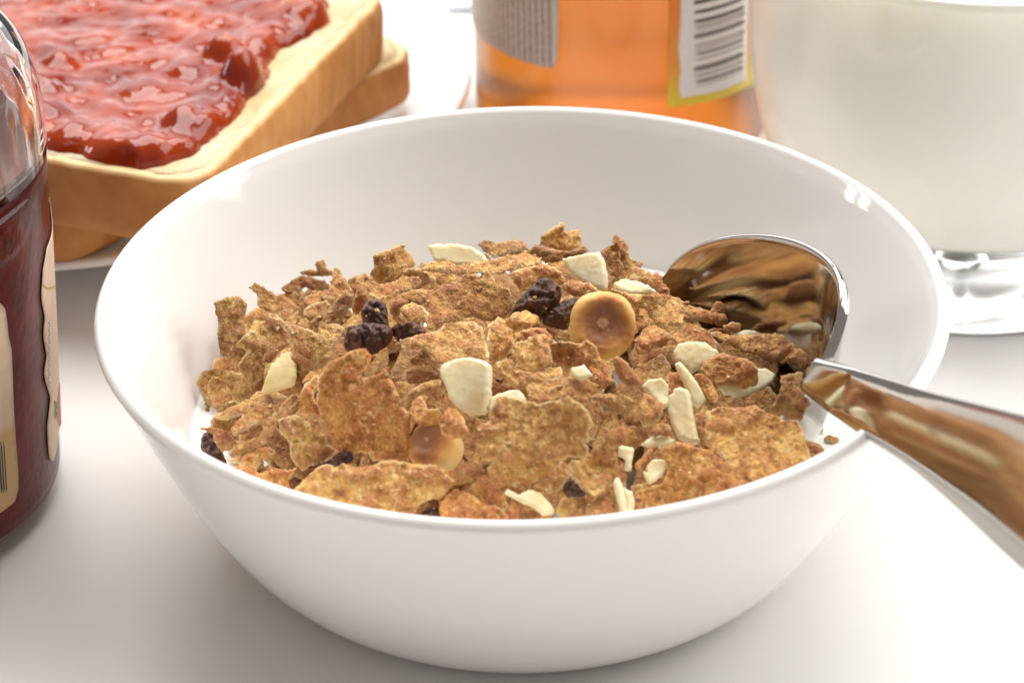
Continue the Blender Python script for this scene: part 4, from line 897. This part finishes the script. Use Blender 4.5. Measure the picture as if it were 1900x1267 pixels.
o = patch('label', None, HC, RH, m_text, ht, ang=tl, step=.16, attrs=dict(lu=lambda PX: PX[:, 0], lz=lambda PX: PX[:, 1], lm=lambda PX: PX[:, 0]*0+amax-.16)); o['label'] = 'grey label of small print'
def hp(name, pts, mtl, off, step=.12, topz=None, **k):
    a_ = np.array([on_cyl([p], HC, HR)[0] for p in pts])
    if topz: a_ = np.concatenate([a_, [(a_[-1, 0], topz), (a_[0, 0], topz)]])
    return patch(name, None, HC, RH, mtl, ht, ang=a_, off=off, thick=.006, step=step, **k)
o = hp('label', [(1241, 0), (1241, 60), (1238, 199), (1270, 197), (1310, 189), (1350, 178), (1385, 163), (1402, 153), (1400, 100), (1396, 0)], m_yellow, .012, topz=6.2, attrs=dict(lv=lambda PX: np.clip(PX[:, 1]/5, 0, 1))); o['label'] = 'yellow and orange barcode label'
hp('barcode_panel', [(1263, 0), (1262, 40), (1258, 90), (1262, 130), (1259, 160), (1262, 182), (1285, 178), (1320, 172), (1355, 161), (1382, 150), (1384, 80), (1386, 0)], m_white, .020, topz=6.2)
for y0, y1, mt_ in ((2, 9, m_ink), (21, 27, m_ink), (38, 44, m_ink), (46, 60, m_fine), (64, 73, m_greyink), (82, 96, m_fine), (99, 104, m_greyink), (109, 115, m_fine), (124, 134, m_greyink), (138, 146, m_fine), (150, 156, m_greyink), (159, 162, m_fine), (-14, -6, m_ink), (-30, -22, m_greyink), (-44, -36, m_ink)):
    a0, za = on_cyl([(1287, y0)], HC, HR)[0]; a1, zb = on_cyl([(1287, y1)], HC, HR)[0]; a2 = on_cyl([(1381, 60)], HC, HR)[0][0]
    patch('barcode_bar', None, HC, RH, mt_, ht, ang=[(a0, za), (a2, za), (a2, zb), (a0, zb)], off=.028, thick=.004, step=.3)

# ------------------------------------------------------------------ glass of milk
GC = (10.36, 10.9); gz = smooth_curve([(4.25, 0), (4.46, .10), (4.50, .4), (4.50, 1.2), (4.54, 2.2), (4.70, 2.9), (4.90, 3.6), (5.08, 4.9), (5.16, 6.2), (5.30, 7.5), (5.42, 8.8), (5.55, 10.5), (5.6, 11.5)], 70)
ph = math.atan2(6.45-GC[1], 9.55-GC[0])
NO = 0
def facet(R, Z, A):
    n = 9; a_ = ((A-ph) % (2*math.pi/n))-math.pi/n; f = math.cos(math.pi/n)/np.cos(a_)
    k = np.clip((5.5-Z)/4.5, 0, 1); o_ = np.zeros(R.shape); o_[1:NO] = 1; o_ *= (Z > .1)*(Z < 1.83)*1.0 if NO == len(lo)+3 else 1.0
    return R*(1-(1-f)*k*o_*1.15), Z
inn = [(r-.22, z) for r, z in gz[::-1] if z > 2.15]+[(3.95, 1.95), (3.6, 1.86), (2, 1.84), (.5, 1.84)]
gt = thing('milk_glass', 'large clear glass tumbler with a faceted thick base at the right', 'glass', (*GC, 0))
lo = [g for g in gz.tolist() if g[1] < 1.80]; hi = [g for g in gz.tolist() if g[1] > 1.86]
NO = len(lo)+3
V, F = lathe([(.5, .12), (3.2, .12)]+lo+[(4.44, 1.80), (4.3, 1.82), (.5, 1.82)], GC, 162, facet); obj('base', V, F, m_base, gt)
NO = len(hi)+1
V, F = lathe([(4.26, 1.86)]+hi+[(5.5, 11.6)]+inn[:-4], GC, 162, facet); obj('glass', V, F, m_wall, gt)
mz = [(.5, 1.835), (3.9, 1.84), (4.2, 1.94)]+[(float(np.interp(z, gz[:, 1], gz[:, 0]))-.10, z) for z in np.linspace(2.17, 8.15, 30)]+[(5.0, 8.1), (4.8, 8.07), (.5, 8.07)]
V, F = lathe(mz, GC, 128); tag(obj('milk_filling', V, F, m_milkg), 'milk filling the large glass tumbler at the right', 'milk')

V, F = [], []; nx, ny = 40, 30
for j in range(ny+1):
    for i in range(nx+1):
        x = -2.5+10*i/nx; y = 25.6+14*j/ny; V.append((x, y, .18+.06*math.sin(x*.9+y*.3)+.05*math.sin(y*1.1)))
F = [(j*(nx+1)+i, j*(nx+1)+i+1, (j+1)*(nx+1)+i+1, (j+1)*(nx+1)+i) for j in range(ny) for i in range(nx)]
o = tag(obj('napkin', V, F, m_cloth), 'pale blue cloth lying on the table behind the honey jar', 'napkin'); sm = o.modifiers.new('thickness', 'SOLIDIFY'); sm.thickness = .12*S
